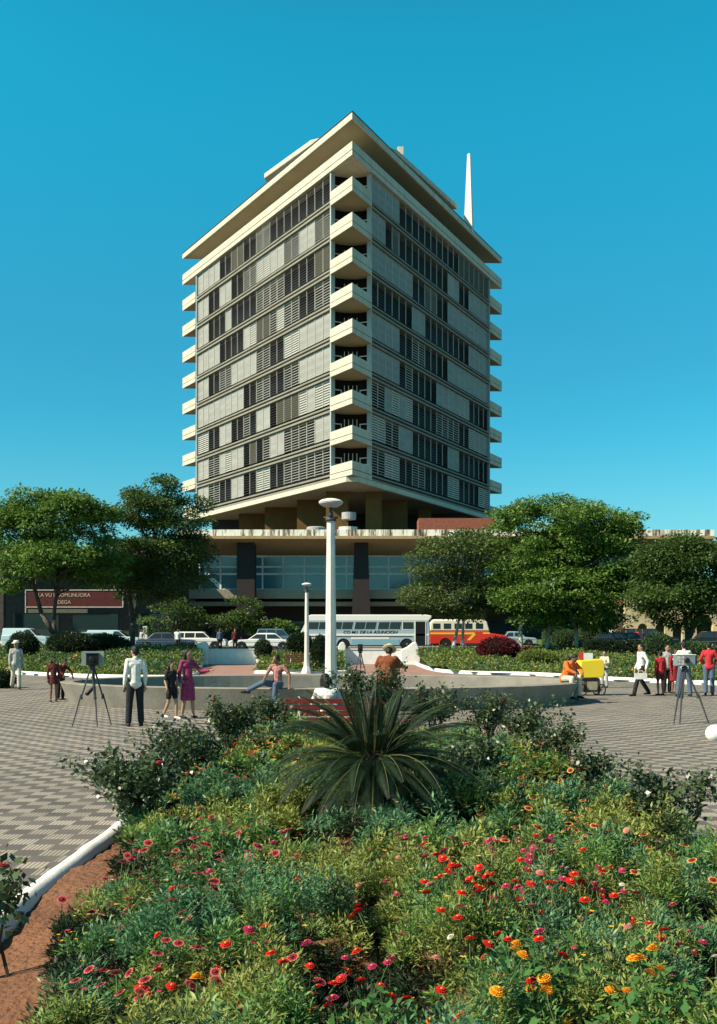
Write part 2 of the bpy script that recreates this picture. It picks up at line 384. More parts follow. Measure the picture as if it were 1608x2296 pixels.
# balconies
def corner(c, a, b_, ins=0, cut=CUT):
    c2 = c+(a+b_).normalized()*ins/math.sin(a.angle(b_)/2)
    return c2, c2+a*(cut-ins*1.2), c2+b_*(cut-ins*1.2)
for (c, a, b_, nm) in ((TIP, eL, eR, 1), (far[0], -eL, eB, 2), (far[1], -eB, -eR, 3)):
    for k in range(1, 10):
        z = zb(k); o_c, o_a, o_b = corner(c, a, b_); i_c, i_a, i_b = corner(c, a, b_, .16)
        g_c, g_a, g_b = corner(c, a, b_, .07); B = HB(); xy = lambda *p: [(q.x, q.y) for q in p]
        mid = (o_a+o_b)/2; inn = (mid-c).normalized(); arc = [mid+inn*.75+(o_a-mid)*t+inn*(-.7*t*t) for t in (-.9, -.45, 0, .45, .9)]
        B.prism(xy(o_a, o_c, o_b, *arc), z, z+.26)
        ring = xy(o_a, o_c, o_b, i_b, i_c, i_a); gr = xy(g_a, g_c, g_b, i_b, i_c, i_a)
        B.prism(ring, z+.26, z+.52); B.slot = 1; B.prism(gr, z+.52, z+.59); B.slot = 0; B.prism(ring, z+.59, z+1.42)
        B.slot = 2; B.prism(xy(*corner(c, a, b_, .1)[1:2], corner(c, a, b_, .1)[0], corner(c, a, b_, .1)[2], *arc), z-.03, z); B.build('balcony', [cream, slab_d, soffit_shade])  # last slot paints shade onto the balcony underside
# recessed glass wall at each corner
frame_m = mat('window_frame_white', (.62,.64,.62), .5)
for (c, a, b_, vis) in ((TIP, eL, eR, 1), (far[0], -eL, eB, 0), (far[1], -eB, -eR, 0)):
    o_c, o_a, o_b = corner(c, a, b_); mid = (o_a+o_b)/2; inn = (mid-c).normalized(); w = (o_b-o_a)/2
    P = [mid+inn*(.7+.75*(1-t*t))+w*t for t in np.linspace(-1, 1, 9)]
    b = HB()
    for p, q in zip(P[:-1], P[1:]): b.add([(p.x,p.y,18.3),(q.x,q.y,18.3),(q.x,q.y,50.95),(p.x,p.y,50.95)], [(0,1,2,3)])
    b.build('corner_glazing', core_glass)
    if vis:
        for k in range(1, 10):
            z = zb(k)+.26; b = HB(); ax = w.normalized()
            for t0, t1 in ((-.93, -.45), (.45, .93)):
                p, q = mid+inn*(.55+.75*(1-t0*t0))+w*t0, mid+inn*(.55+.75*(1-t1*t1))+w*t1
                for r in (p, q): b.obox(r+Vector((0,0,z+1.15)), ax, inn, (0,0,1), .05, .05, 1.15)
                for zz in (.1, 1.55, 2.25): b.obox((p+q)/2+Vector((0,0,z+zz)), (q-p).normalized(), inn, (0,0,1), (q-p).length/2, .045, .045)
            for t in (-.3, -.1, .1, .3):
                p = mid+inn*(.58+.75*(1-t*t))+w*t; b.obox(p+Vector((0,0,z+1.4)), ax, inn, (0,0,1), .035, .04, 1.4)
            b.build('corner_window', frame_m)
# corner posts (ends of the slatted screens)
post_m = mat('post_paint', (.34,.40,.40), .7, var=.06)
for (c, a, b_) in ((TIP, eL, eR), (far[0], -eL, eB), (far[1], -eB, -eR)):
    for e, other in ((a, b_), (b_, a)):
        n_in = (other-e*other.dot(e)).normalized()
        p = c+e*(CUT+.12)+n_in*.36; b = HB(); b.obox(p+Vector((0,0,34.6)), e, n_in, (0,0,1), .12, .24, 16.3); b.build('corner_post', post_m)
# shutters
closed = mat('shutter_closed', (.34,.335,.30), .7, var=.13, scale=1.5, rand=.6)
openm = mat('shutter_slat', (.56,.55,.49), .65, var=.06, scale=1.0)
dimm = mat('shutter_olive', (.12,.11,.08), .7, var=.1)
darks = mat('shutter_dark', (.11,.10,.095), .6, var=.1)
PL = ["DDDDDDDDLLDDMMDDWWWW", "LLWWLLWWHHLLDDWWDDWW", "MMDDDDLLLLDDDDHDDDWW", "LLDDLLHLMMHWDDDDWWWW", "WWWWHHDDLLWWWWLLDDWW",
      "WWWWLLDDLLDDWWWWWWWW", "HHWHMMMDWWDLDDWWDDHH", "WWLLLLWWLDMDWWHWLLWW", "LLLLLLDDHHDDWWDDLLWW"]
PR = ["WWWWDDDDDDDDDDMMMMMM", "WWDLDDDDDDDDHWDDWWWW", "WWWWWWDDLLDDWWWWWWWW", "DDDDDDWWDDDDDDDDWWWW", "WWWWDDLLDDDDWWWWWWWW",
      "WWWWDLDDDDWWWWHHDDDD", "LLWHWHDDDDLLLLDDHHWW", "HHLLWWDDDDDDWWDDDDDD", "LLHHDDLLDDDDHHDDDDHH"]
W_ = (S-2*CUT-.5)/20
SH = {'W': (.262, .03, closed, 10), 'H': (.15, .03, openm, 10), 'L': (.048, .03, openm, 9), 'M': (.17, .10, dimm, 11), 'D': (.030, .05, darks, 9)}
pan = []
for side, e, nn, PT in ((0, eL, nL, PL), (1, eR, nR, PR)):
    for r in range(9):
        for c in range(20): pan.append((c*W_, side, e, nn, r, c, PT[r][c]))
pan.sort(key=lambda q: (q[0], q[4])); rest = HB()
for idx, (s0, side, e, nn, r, c, st) in enumerate(pan):
    hh, dep, m_, ns = SH[st]; z0 = zb(r+1)+.90; z1 = zb(r)-.04; own = idx < 100
    b = HB() if own else rest; sl = {'W': 0, 'H': 1, 'L': 1, 'M': 2, 'D': 3}[st]; b.slot = 0 if own else sl
    a0 = CUT+.25+s0; pc = TIP+e*(a0+W_/2)-nn*.38; pitch = (z1-z0)/ns; up = Vector((0,0,1))
    for i in range(ns):
        zc = z0+pitch*(i+.5); tl = .22 if st in 'LHM' else 0
        d2 = (nn*math.cos(tl)-up*math.sin(tl)); u2 = (up*math.cos(tl)+nn*math.sin(tl))
        b.obox(pc+up*zc, e, d2, u2, W_/2-.025, dep/2, hh/2*pitch/.28)
    b.slot = 1 if own else 1
    b.obox(TIP+e*a0-nn*.34+up*(z0+z1)/2, e, nn, up, .025, .045, (z1-z0)/2)
    if own: b.build('shutter', [m_, openm])
o = rest.build('shutter', [closed, openm, dimm, darks]); o['kind'] = 'stuff'
# penthouse and spire on the roof
b = HB(); b.prism([(-11.6,125.5),(-5.5,117),(-1,114.8),(4.5,119.3),(13.1,134.6),(-9,139)], 58.1, 58.75)
b.prism([(-10.2,126.5),(-5,118.5),(-1,116.5),(3.9,120.5),(11.3,133.6),(-8,137)], 55.3, 58.1); b.build('penthouse', cream, bevel=.1)
b = HB(); b.lathe([(.85,0),(.78,1),(.26,10.4),(.2,10.5)], (14.55,134.6,54.9), 4, (.9,.44,0), (-.44,.9,0)); b.build('roof_spire', white)
b = HB(); b.box(4.6,5.3,120.6,121.3,58.75,59.7); b.build('roof_vent', cream)
# pillars below the tower
ochre = mat('pillar_render', (.155,.08,.022), .8, var=.12, scale=1.2)
for d, p0, p1 in ((132.5,536,594),(126,594,666),(119,666,744),(112,731,781),(112,820,856),(119,856,914),(126,939,967)):
    b = HB(); b.box(at(p0,d), at(p1,d), d, d+2.2, 11.8, 17.76); b.build('pillar', ochre)
b = HB(); b.box(-20,19,139.5,140,11.8,17.7); b.box(-14,14,133,133.4,11.8,17.7); b.build('lobby_wall', dark_wall)
b = HB(); b.lathe([(1,0),(1,1.1)],(-1.1,108,12.3),20); b.build('roof_tank', white, smooth=False)
b = HB(); b.lathe([(1,0),(1,1.0),(.9,1.1)],(-4.4,106,12.1),20); b.lathe([(.75,0),(.75,.7)],(-1.0,106,14.0),18); b.build('roof_tank', mat('tank_grey', (.40,.38,.38), .6))
# podium
stain = None
def stain_mat():
    m, n, l, b = _nt('stained_parapet'); b.inputs['Roughness'].default_value = .85
    tc = n.new('ShaderNodeTexCoord'); mp = n.new('ShaderNodeMapping'); mp.inputs['Scale'].default_value = (1.6, .6, .16); l.new(tc.outputs['Object'], mp.inputs[0])
    nz = n.new('ShaderNodeTexNoise'); nz.inputs['Scale'].default_value = 1.3; nz.inputs['Detail'].default_value = 8; nz.inputs['Roughness'].default_value = .75; l.new(mp.outputs[0], nz.inputs[0])
    cr = n.new('ShaderNodeValToRGB'); l.new(nz.outputs[0], cr.inputs[0])
    e = cr.color_ramp.elements; e[0].position = .40; e[0].color = (.05,.035,.025,1); e[1].position = .52; e[1].color = (.85,.80,.66,1)
    q = e.new(.46); q.color = (.34,.27,.19,1)
    l.new(cr.outputs[0], b.inputs['Base Color']); return m
stain = stain_mat()
PX0, PX1 = -17.2, 33.8
b = HB(); b.box(PX0, PX1, 97, 97.3, 11.42, 12.02); b.build('podium_parapet', stain)
b = HB(); b.box(PX0, PX1, 96.9, 97.2, 11.14, 11.42)
b.add([(PX0,97.2,11.3),(PX1,97.2,11.3),(PX1,125,11.3),(PX0,125,11.3),(PX0,97.2,11.14),(PX1,97.2,11.14),(PX1,104.6,10.1),(PX0,104.6,10.1),(PX1,125,10.1),(PX0,125,10.1)],
      [(0,1,2,3),(5,4,7,6),(6,7,9,8),(0,3,9,7,4),(1,5,6,8,2),(2,8,9,3)]); b.build('canopy', mat('canopy_concrete', (.40,.28,.15), .85, var=.1))
b = HB(); b.box(PX0+.4, PX1-.4, 97.4, 145, 11.45, 11.75); b.build('podium_roof', mat('podium_roof_render', (.10,.09,.07), .9))
podglass = glass('podium_glass', (.07,.20,.26), .1); podglass.node_tree.nodes['Principled BSDF'].inputs['Specular IOR Level'].default_value = 1.0
pw = MB
X0, X1 = -16.2, 33
b = HB(); b.box(X0, X1, 104.2, 104.4, 6.55, 10.1); wn0 = b.build('podium_glazing', podglass)
mull = mat('mullion_paint', (.88,.93,.94), .5)
b = HB()
for zc in (6.62, 8.22, 8.95, 10.02): b.box(X0, X1, 104.06, 104.17, zc-.10, zc+.10)
for i in range(24): x = X0+i*2.14; b.box(x-.08, x+.08, 104.02, 104.16, 6.55, 10.1)
b.build('glazing_bars', mull)
# dim interior rooms behind: a few light fittings and pale furniture seen through the glass are left to reflection
grey_slab = mat('podium_slab', (.30,.26,.19), .85, var=.1)
b = HB(); b.box(PX0+.5, PX1-.5, 100.6, 104.4, 5.6, 6.5); b.build('podium_floor_edge', grey_slab)
b = HB(); b.box(PX0+.5, PX1-.5, 101.2, 103.9, 4.9, 5.3); b.build('podium_beam', grey_slab)
b = HB(); b.box(PX0+.5, PX1-.5, 104.4, 104.9, .9, 10.2); b.build('ground_floor_wall', dark_wall)
pil = mat('podium_column', (.028,.022,.02), .8)
for cx in (-22+.0, -10.9, .26, 11.4, 22.5):
    if cx < -17: continue
    b = HB(); w0, w1 = (.98 if cx > -5 else .88), (.66 if cx > -5 else .85)
    b.add([(cx-w0,98.6,.9),(cx+w0,98.6,.9),(cx+w0,100.4,.9),(cx-w0,100.4,.9),(cx-w1,98.6,10.98),(cx+w1,98.6,10.98),(cx+w1,100.4,10.85),(cx-w1,100.4,10.85)],
          [(3,2,1,0),(4,5,6,7),(0,1,5,4),(1,2,6,5),(2,3,7,6),(3,0,4,7)]); b.build('podium_column', pil)
for i in range(7):
    x = -15+i*6.9
    b = HB(); b.box(x, x+2.6, 104.24, 104.38, .95, 3.4); b.build('shop_window', glassd)
b = HB(); b.box(5.9, 13.4, 100, 103, 12.0, 13.45); b.build('plant_room', mat('plant_room_brick', (.30,.10,.06), .85, var=.15, scale=4))
b = HB(); b.prism([(10.6,106),(14.4,106),(14.4,112),(10.6,112)], 13.2, 13.6, [13.4,14.3,14.3,13.4]); b.build('roof_awning', white)
# ================================================================ OTHER BUILDINGS, WALLS
low = thing('low_shop_building', 'dark low shop building with a red sign board behind the trees', 'building', (-31, 100, .8))
def LB(b, name, m, parent, **k):
    L = parent.location; b.v = [(x-L.x, y-L.y, z-L.z) for x, y, z in b.v]; return b.build(name, m, parent, **k)
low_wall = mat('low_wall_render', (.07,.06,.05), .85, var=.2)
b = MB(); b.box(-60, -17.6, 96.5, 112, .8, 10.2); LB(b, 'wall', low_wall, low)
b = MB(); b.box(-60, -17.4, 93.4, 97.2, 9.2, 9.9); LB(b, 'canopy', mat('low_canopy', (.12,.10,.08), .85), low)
for x in (-44, -38, -32.6, -27, -21.2):
    b = MB(); b.box(x, x+4.3, 96.42, 96.5, 1.0, 4.0); LB(b, 'shop_window', glassd, low)
for x in (-38.6, -32.9, -20.7):
    b = MB(); b.box(x-.35, x+.35, 93.6, 94.2, .9, 9.2); LB(b, 'pillar', low_wall, low)
sg = thing('shop_sign', 'long dark red sign board with pale lettering and a pale frame above the shop', 'sign', (at(166.5, 92.4), 92.4, 5.3))
b = MB(); b.box(-4.35, 4.35, 0, .12, -.74, .74); b.build('panel', mat('sign_red', (.09,.012,.010), .6, var=.2), sg)
b = MB()
for z in (-.77, .77): b.box(-4.42, 4.42, -.05, .14, z-.045, z+.045)
for x in (-4.4, 4.4): b.box(x-.045, x+.045, -.05, .14, -1.3 if x < 0 else -.74, .74)
b.build('frame', mat('sign_frame', (.5,.42,.36), .6), sg)
sl = mat('sign_letters', (.42,.34,.22), .6)
text('lettering', 'LA VU LTIOMLINUORA', .46, sl, (-.9, -.03, .30), (R(90), 0, 0), sg)
text('lettering', 'DEGA', .46, sl, (-.9, -.03, -.34), (R(90), 0, 0), sg)
b = MB(); b.box(-4.2, 1.2, 0, .1, -1.3, -.95); b.build('lower_board', mat('sign_lower', (.12,.11,.07), .7), sg)
for x in (-3.6, 3.6):
    b = MB(); b.tube((x, .06, .7), (x, 1.3, 3.9), .05); b.build('bracket', darkgrey, sg)
# pale L frame by the shop
pf = thing('low_wall', 'white painted low wall and upright beside the parked estate car', 'wall', (at(322, 91), 91.6, .9))
b = MB(); b.box(-.2, .2, 0, .5, 0, 1.9); b.build('end_post', white, pf)
b = MB(); b.box(-2.8, -.2, 0, .4, 0, .32); b.build('plinth', white, pf)
pt = thing('pale_tent', 'pale peaked market tent at the edge of the street', 'tent', (at(-12, 84), 84, .8))
b = MB(); b.add([(-2,-1.3,1.4),(1.25,-1.3,.25),(1.25,1.3,.25),(-2,1.3,1.4),(-.9,0,2.75)], [(0,1,4),(1,2,4),(2,3,4),(3,0,4)]); b.build('canvas', mat('tent_canvas', (.70,.62,.42), .8), pt)
b = MB()
for x, y in ((-1.9,-1.2),(1.2,-1.2),(1.2,1.2),(-1.9,1.2)): b.tube((x,y,0),(x,y,1.4 if x < 0 else .3),.04)
b.tube((-.9,0,0),(-.9,0,2.7),.05); b.build('frame', darkgrey, pt)
# right hand sunlit arcade
ar = thing('arcaded_house', 'sunlit yellowish low house with round headed openings behind the far trees', 'building', (30.4, 93.6, .92))
yw = mat('yellow_plaster', (.62,.50,.28), .85, var=.2, scale=.8); pw_ = mat('pale_plaster', (.78,.74,.64), .85, var=.1)
def arc_wall(b, x0, x1, y, z0, z1, ops, t=.5):
    """wall with round headed openings"""
    xs = x0
    for (a, w, h) in ops:
        b.box(xs, a, y, y+t, z0, z1); n = 8; r = w/2; zt = z0+h
        pts = [(a+r-r*math.cos(math.pi*i/n), zt+r*math.sin(math.pi*i/n)) for i in range(n+1)]
        for p, q in zip(pts[:-1], pts[1:]):
            b.add([(p[0],y,p[1]),(q[0],y,q[1]),(q[0],y,z1),(p[0],y,z1),(p[0],y+t,p[1]),(q[0],y+t,q[1]),(q[0],y+t,z1),(p[0],y+t,z1)],
                  [(0,1,2,3),(5,4,7,6),(0,4,5,1)])
        xs = a+w
    b.box(xs, x1, y, y+t, z0, z1)
b = MB(); arc_wall(b, -6, 12, 0, 0, 4.4, [(-4.8,.9,1.7),(-3.2,.9,1.7),(-1.6,.9,1.7),(.6,1.5,2.2),(3.4,1.2,1.9),(6,1.2,1.9),(8.8,1.2,1.9)]); b.build('wall', yw, ar)
b = MB(); b.box(-6.2, 12, .6, 9, 3.9, 4.3); b.build('roof', mat('tile_red', (.28,.10,.05), .85, scale=2), ar)
b = MB(); b.box(-6, 12, 3.4, 3.6, 0, 4); b.build('inner_wall', mat('inner_wall', (.22,.15,.10), .85), ar)
b = MB(); b.box(3.1, 9.6, -.9, -.3, 0, 2.6); b.box(2.9, 9.8, -1.05, -.2, 2.6, 2.8); b.build('porch_wall', pw_, ar)
# white entrance walls (retaining the street terrace)
def entrance_wall(px0, px1, label):
    x0, x1 = at(px0, 69), at(px1, 69); t = thing('entrance_wall', label, 'wall', ((x0+x1)/2, 69.2, 0)); h = (x1-x0)/2
    b = MB(); b.box(-h, h, 0, .35, 0, 1.0); b.build('wall', whitewash, t, bevel=.03)
    b = MB(); b.box(-h-.03, h+.03, -.05, .40, 1.0, 1.07); b.build('coping', whitewash, t, bevel=.02); return t
entrance_wall(463, 576, 'low white wall between two white piers, closing the left path')
entrance_wall(772, 912, 'low white wall beneath the long pale bus, behind the small tripod')
def pier(px, w, label, flare=0):
    t = thing('white_pier', label, 'pier', (at(px, 68.6), 68.6, 0)); h = w/2
    if flare: prof = [(h,0),(h+.08,.5),(h-.05,1.1),(h-.22,1.52),(h-.42,1.5),(-h+.1,1.2),(-h-.35,.98),(-h-.35,0)]
    else: prof = [(h,0),(h,1.25),(h-.1,1.48),(h-.25,1.55),(-h+.1,1.45),(-h,1.25),(-h,0)]
    b = MB(); b.xprism(prof, 0, 1.2); b.build('pier_body', whitewash, t, bevel=.05)
    b = MB(); b.box(-h-.06-(.35 if flare else 0), h+.06, -.06, 1.26, 0, .10); b.build('base', whitewash, t); return t
pier(452, .68, 'white pier just right of the woman in pink')
pier(583, .5, 'narrow white pier behind the boy seated on the basin rim')
pier(767, .5, 'narrow white pier half hidden by the tall lamp post')
pier(926, .9, 'white pier with a sloping shoulder beside the bus door', flare=1)
# ================================================================ LAMPS, BENCHES
def lamp(loc, label, h=4.85):
    t = thing('street_lamp', label, 'street lamp', loc, group='concrete lamp posts with disc heads')
    conc = bpy.data.materials.get('lamp_concrete') or mat('lamp_concrete', (.66,.65,.60), .7, var=.12, scale=3, bump=.05)
    b = MB(); b.lathe([(.30,0),(.27,.12),(.17,.38),(.135,.7),(.125,1.2),(.085,h-.42)], seg=8); b.build('pole', conc, t)
    b = MB(); b.lathe([(.12,h-.42),(.12,h-.36)], seg=16); b.obox((0,0,h-.345),(1,0,0),(0,1,0),(0,0,1),.15,.03,.015); b.lathe([(.04,h-.36),(.055,h-.26),(.035,h-.2),(.035,h-.08)], seg=12)
    b.build('neck', darkgrey, t, smooth=True)
    b = MB(); b.lathe([(.05,h-.13),(.16,h-.11),(.245,h-.055),(.262,h-.02)], seg=28); b.build('diffuser', mat('lamp_diffuser', (.45,.42,.40), .4), t, smooth=True)
    b = MB(); b.lathe([(.265,h-.02),(.255,h),(.2,h+.035),(.1,h+.06),(.005,h+.068)], seg=28); b.build('cap', white, t, smooth=True)
    return t
lamp((at(742, 21.8), 21.8, 0), 'tall near lamp post with a white disc head in the middle of the picture')
lamp((at(688, 53), 53, 0), 'farther small looking lamp post standing beside the distant red bench', 4.65)
def bench(name, loc, rz, label, L=1.85):
    t = thing(name, label, 'bench', loc, rz, 'red slatted benches')
    for i in range(5):
        z = .395+i*.112; b = MB(); b.box(-L/2, L/2, .0-i*.018, .028-i*.018, z-.042, z+.042); b.build('back_slat', wood_red, t, bevel=.006)
    for i in range(4):
        b = MB(); b.box(-L/2, L/2, .06+i*.11, .15+i*.11, .40, .43); b.build('seat_slat', wood_red, t, bevel=.006)
    for x in (-L/2+.29, L/2-.29):
        b = MB(); b.prism([(x-.02,-.012),(x+.02,-.012),(x+.02,-.04),(x-.02,-.04)], 0, .92); b.obox((x,.25,.385),(1,0,0),(0,1,0),(0,0,1),.022,.27,.014)
        b.box(x-.022,x+.022,.46,.50,0,.38); b.build('leg', white, t)
    return t
bench('park_bench', (at(633,17.9)+.925, 17.95, 0), 0, 'red slatted bench seen from behind, at the far end of the flower bed')
bench('park_bench', (at(678,54.6), 54.8, .07), 0, 'distant red slatted bench on the small green island')
# ================================================================ VEHICLES
def wheel(parent, x, y, r=.33, w=.2):
    t = MB(); t.lathe([(r*.62,-w/2),(r*.95,-w/2),(r,-w*.3),(r,w*.3),(r*.95,w/2),(r*.62,w/2)], (0,0,0), 22, (1,0,0),(0,0,1),(0,1,0))
    o = t.build('wheel', rubber, parent, loc=(x, y, r))
    s = -1 if y < 0 else 1
    q = MB(); q.lathe([(r*.62,s*w*.25),(r*.6,s*w*.42),(r*.2,s*w*.5),(.001,s*w*.52)], (0,0,0), 18, (1,0,0),(0,0,1),(0,1,0), cap=False); q.build('rim', chrome, o, smooth=True)
def paint(name, col, rough=.28): 
    m, n, l, b = _nt(name); b.inputs['Base Color'].default_value = (*col, 1); b.inputs['Roughness'].default_value = rough
    b.inputs['Coat Weight'].default_value = .4
    nz = n.new('ShaderNodeTexNoise'); nz.inputs['Scale'].default_value = 3; mr = n.new('ShaderNodeMapRange'); mr.inputs[3].default_value = rough*.8; mr.inputs[4].default_value = rough*1.8
    l.new(nz.outputs[0], mr.inputs[0]); l.new(mr.outputs[0], b.inputs['Roughness']); return m
def car(name, label, loc, rz, body, L=4.6, W=1.7, H=1.42, style='sedan', roofm=None, wheels=(.19,.80)):
    """side profile cars, nose towards +x"""
    t = thing(name, label, 'car' if style != 'van' else 'van', loc, rz, 'vehicles parked along the street'); pm = body
    a = L/2; s = H/1.42
    low_ = [(-a+.05,.28),(-a,.5),(-a+.03,.78*s),(-a+.2,.86*s),(-a*.45,.90*s),(a*.42,.90*s),(a-.18,.82*s),(a,.66),(a,.42),(a-.06,.28)]
    if style == 'van': low_ = [(-a+.05,.28),(-a,.5),(-a,.95*s),(-a*.3,.97*s),(a*.45,.95*s),(a-.15,.85*s),(a,.6),(a,.42),(a-.06,.28)]
    # wheel arches cut as arcs along the sill
    prof = low_[:]; arch = []
    for f in sorted(wheels, reverse=True):
        xc = -a+L*f
        arch += [(xc+.40*math.cos(q), .28+.40*math.sin(q)) for q in np.linspace(0.05, math.pi-.05, 8)]
    prof = prof+arch
    b = MB(); b.xprism(prof, -W/2, W/2); o = b.build('body', pm, t, bevel=.05)
    if style == 'sedan': cab = [(-a*.62,.9*s),(-a*.40,H-.06),(-a*.30,H),(a*.10,H),(a*.18,H-.05),(a*.42,.9*s)]
    elif style == 'estate': cab = [(-a*.96,.9*s),(-a*.86,H-.05),(-a*.80,H),(a*.10,H),(a*.18,H-.05),(a*.42,.9*s)]
    else: cab = [(-a*.99,.9*s),(-a*.97,H-.08),(-a*.92,H),(a*.10,H),(a*.2,H-.06),(a*.52,.9*s)]
    b = MB(); n = len(cab); ins = .16; cz = .9*s
    V = []
    for sy in (-1, 1): V += [(x, sy*(W/2-.05-ins*(z-cz)/(H-cz)), z) for x, z in cab]
    b.add(V, [tuple(range(n)), tuple(range(2*n-1, n-1, -1))]+[(i, i+n, (i+1) % n+n, (i+1) % n) for i in range(n)]); cb = b.build('cabin', roofm or pm, t, bevel=.03)
    # side windows
    def sidewin(xa0, xa1, xb0, xb1):
        for sy in (-1, 1):
            z0, z1 = cz+.05, H-.10
            def yy(z): return sy*(W/2-.05-ins*(z-cz)/(H-cz)+.006)
            q = MB(); q.add([(xa0,yy(z0),z0),(xb0,yy(z0),z0),(xb1,yy(z1),z1),(xa1,yy(z1),z1)], [(0,1,2,3)]); q.build('side_window', glassd, t)
    def lerp(p, q, z): return p[0]+(q[0]-p[0])*(z-p[1])/(q[1]-p[1])
    z0, z1 = cz+.05, H-.10; bk = (cab[0], cab[1]); ft = (cab[-1], cab[-2])
    xr0, xr1 = lerp(*bk, z0)+.08, lerp(*bk, z1)+.08; xf0, xf1 = lerp(*ft, z0)-.08, lerp(*ft, z1)-.08
    if style == 'van': m1 = -a*.05; sidewin(m1+.15, m1+.15, xf0, xf1)
    elif style == 'estate':
        m1, m2 = -a*.5, -a*.12; sidewin(xr0, xr1, m1-.04, m1-.04); sidewin(m1+.04, m1+.04, m2-.04, m2-.04); sidewin(m2+.04, m2+.04, xf0, xf1)
    else: m1 = -a*.12; sidewin(xr0, xr1, m1-.04, m1-.04); sidewin(m1+.04, m1+.04, xf0, xf1)
    for (p, q, sg_) in ((cab[0], cab[1], -1), (cab[-1], cab[-2], 1)):
        if style == 'van' and sg_ < 0: continue
        b = MB(); w0, w1 = W/2-.15, W/2-.05-ins-.06
        za, zb_ = p[1]+.06, q[1]-.03; xa, xb = lerp(p, q, za)+sg_*.008, lerp(p, q, zb_)+sg_*.008
        b.add([(xa,-w0,za),(xa,w0,za),(xb,w1,zb_),(xb,-w1,zb_)], [(0,1,2,3)]); b.build('windscreen' if sg_ > 0 else 'rear_window', glassd, t)
    for f in wheels:
        for sy in (-1, 1): wheel(t, -a+L*f, sy*(W/2-.11))
    for sg_, nm in ((1, 'front_bumper'), (-1, 'rear_bumper')):
        b = MB(); b.box(min(sg_*(a-.02), sg_*(a+.07)), max(sg_*(a-.02), sg_*(a+.07)), -W/2+.04, W/2-.04, .40, .52); b.build(nm, chrome, t, bevel=.02)
    for sy in (-1, 1):
        b = MB(); b.lathe([(.09,0),(.085,.03),(.01,.045)], (a-.01, sy*(W/2-.25), .64), 14, (0,1,0),(0,0,1),(1,0,0)); b.build('headlight', chrome, t)
        b = MB(); b.box(-a-.015, -a+.04, sy*(W/2-.2)-.1, sy*(W/2-.2)+.1, .60, .72); b.build('tail_light', mat('tail_red', (.35,.02,.02), .3), t)
    b = MB()
    for sy in (-1, 1): b.box(-a+.15, a-.2, min(sy*(W/2-.0), sy*(W/2+.012)), max(sy*(W/2-.0), sy*(W/2+.012)), .66*s, .685*s)
    b.build('trim', chrome, t)
    return t
ppale = paint('paint_pale_blue', (.45,.58,.60)); pwhite = paint('paint_white', (.78,.76,.70)); pblue = paint('paint_dark_blue', (.035,.06,.10)); pblack = paint('paint_black', (.012,.013,.014)); pgrey = paint('paint_grey_blue', (.30,.38,.40))
car('panel_van', 'pale blue panel van parked by the pale tent', (at(62, 82), 82, .8), 0, ppale, L=3.7, H=1.75, W=1.6, style='van')
car('parked_estate', 'grey blue estate car half hidden by the trunk under the red sign', (at(178, 84), 84, .8), math.pi, pgrey, L=4.9, H=1.45, style='estate')
car('pickup_truck', 'long pale blue van behind the left tree trunk and the white upright', (at(258, 87.5), 87.5, .8), 0, ppale, L=4.6, H=1.62, style='van')
car('dark_sedan', 'dark blue saloon car parked left of the white estate car', (at(372, 82), 82.4, .8), 0, pblue, L=4.7, H=1.42)
car('white_estate', 'white estate car with a pale roof behind the left white pier', (at(448, 84.6), 84.6, .8), 0, pwhite, L=4.6, H=1.48, style='estate')
car('white_sedan', 'white saloon car parked behind the low white wall', (at(590, 81), 81, .8), math.pi, pwhite, L=5.3, H=1.36)
car('blue_hatchback', 'blue car parked in the shade behind the white saloon', (at(625, 88.6), 89.4, .8), 0, paint('paint_mid_blue', (.08,.14,.19)), L=4.2, H=1.75, style='estate')
car('black_convertible', 'long black car parked behind the dark hedge on the right', (at(1376, 76.6), 78.4, .8), math.pi, pblack, L=5.0, H=1.4, style='estate')
car('black_truck', 'black car standing further back by the sunlit yellow house', (at(1455, 88), 88, .8), 0, pblack, L=5.0, H=1.75, style='estate')
car('black_sedan', 'black car at the right edge behind the man in the red shirt', (at(1602, 80), 80, .8), 0, pblack, L=4.6, H=1.5)
car('pale_car', 'small pale car parked beyond the hood of the red bus', (at(1160, 94), 95.2, .92), 0, pgrey, L=3.8, H=1.42)
# long pale bus
bus = thing('city_bus', 'long pale blue and white bus with lettering along its side', 'bus', (.53, 85.3, .8), 0)
bl = paint('bus_blue', (.36,.45,.48), .35); bw = paint('bus_white', (.80,.78,.72), .35); bl2 = paint('bus_deep_blue', (.22,.38,.46), .35)
Lb, Wb, Hb = 5.37, 1.28, 2.88
b = MB(); pr = [(-Lb+.05,.35),(-Lb,.9),(-Lb+.08,1.4),(-Lb+.55,2.35),(Lb-.12,2.35),(Lb-.02,1.2),(Lb-.05,.35)]
arch = [];  
for xc in (3.45, -1.75): arch += [(xc+.55*math.cos(q), .35+.55*math.sin(q)) for q in np.linspace(.05, math.pi-.05, 9)]
b.xprism(pr+arch, -Wb, Wb); b.build('body', bl, bus, bevel=.04)
b = MB(); b.xprism([(-Lb+.5,2.33),(-Lb+.7,2.78),(-Lb+.95,Hb),(Lb-.35,Hb),(Lb+.12,2.80),(Lb+.12,2.62),(Lb-.13,2.33)], -Wb-.015, Wb+.015); b.build('roof', bw, bus, bevel=.06)
b = MB(); b.xprism([(-Lb-.02,.5),(-Lb-.03,.95),(-Lb+.05,1.38),(-Lb+.45,2.2),(-Lb+.75,2.2),(-Lb+.35,1.3),(-Lb+.2,.5)], -Wb-.02, Wb+.02); b.build('rear_panel', bw, bus)
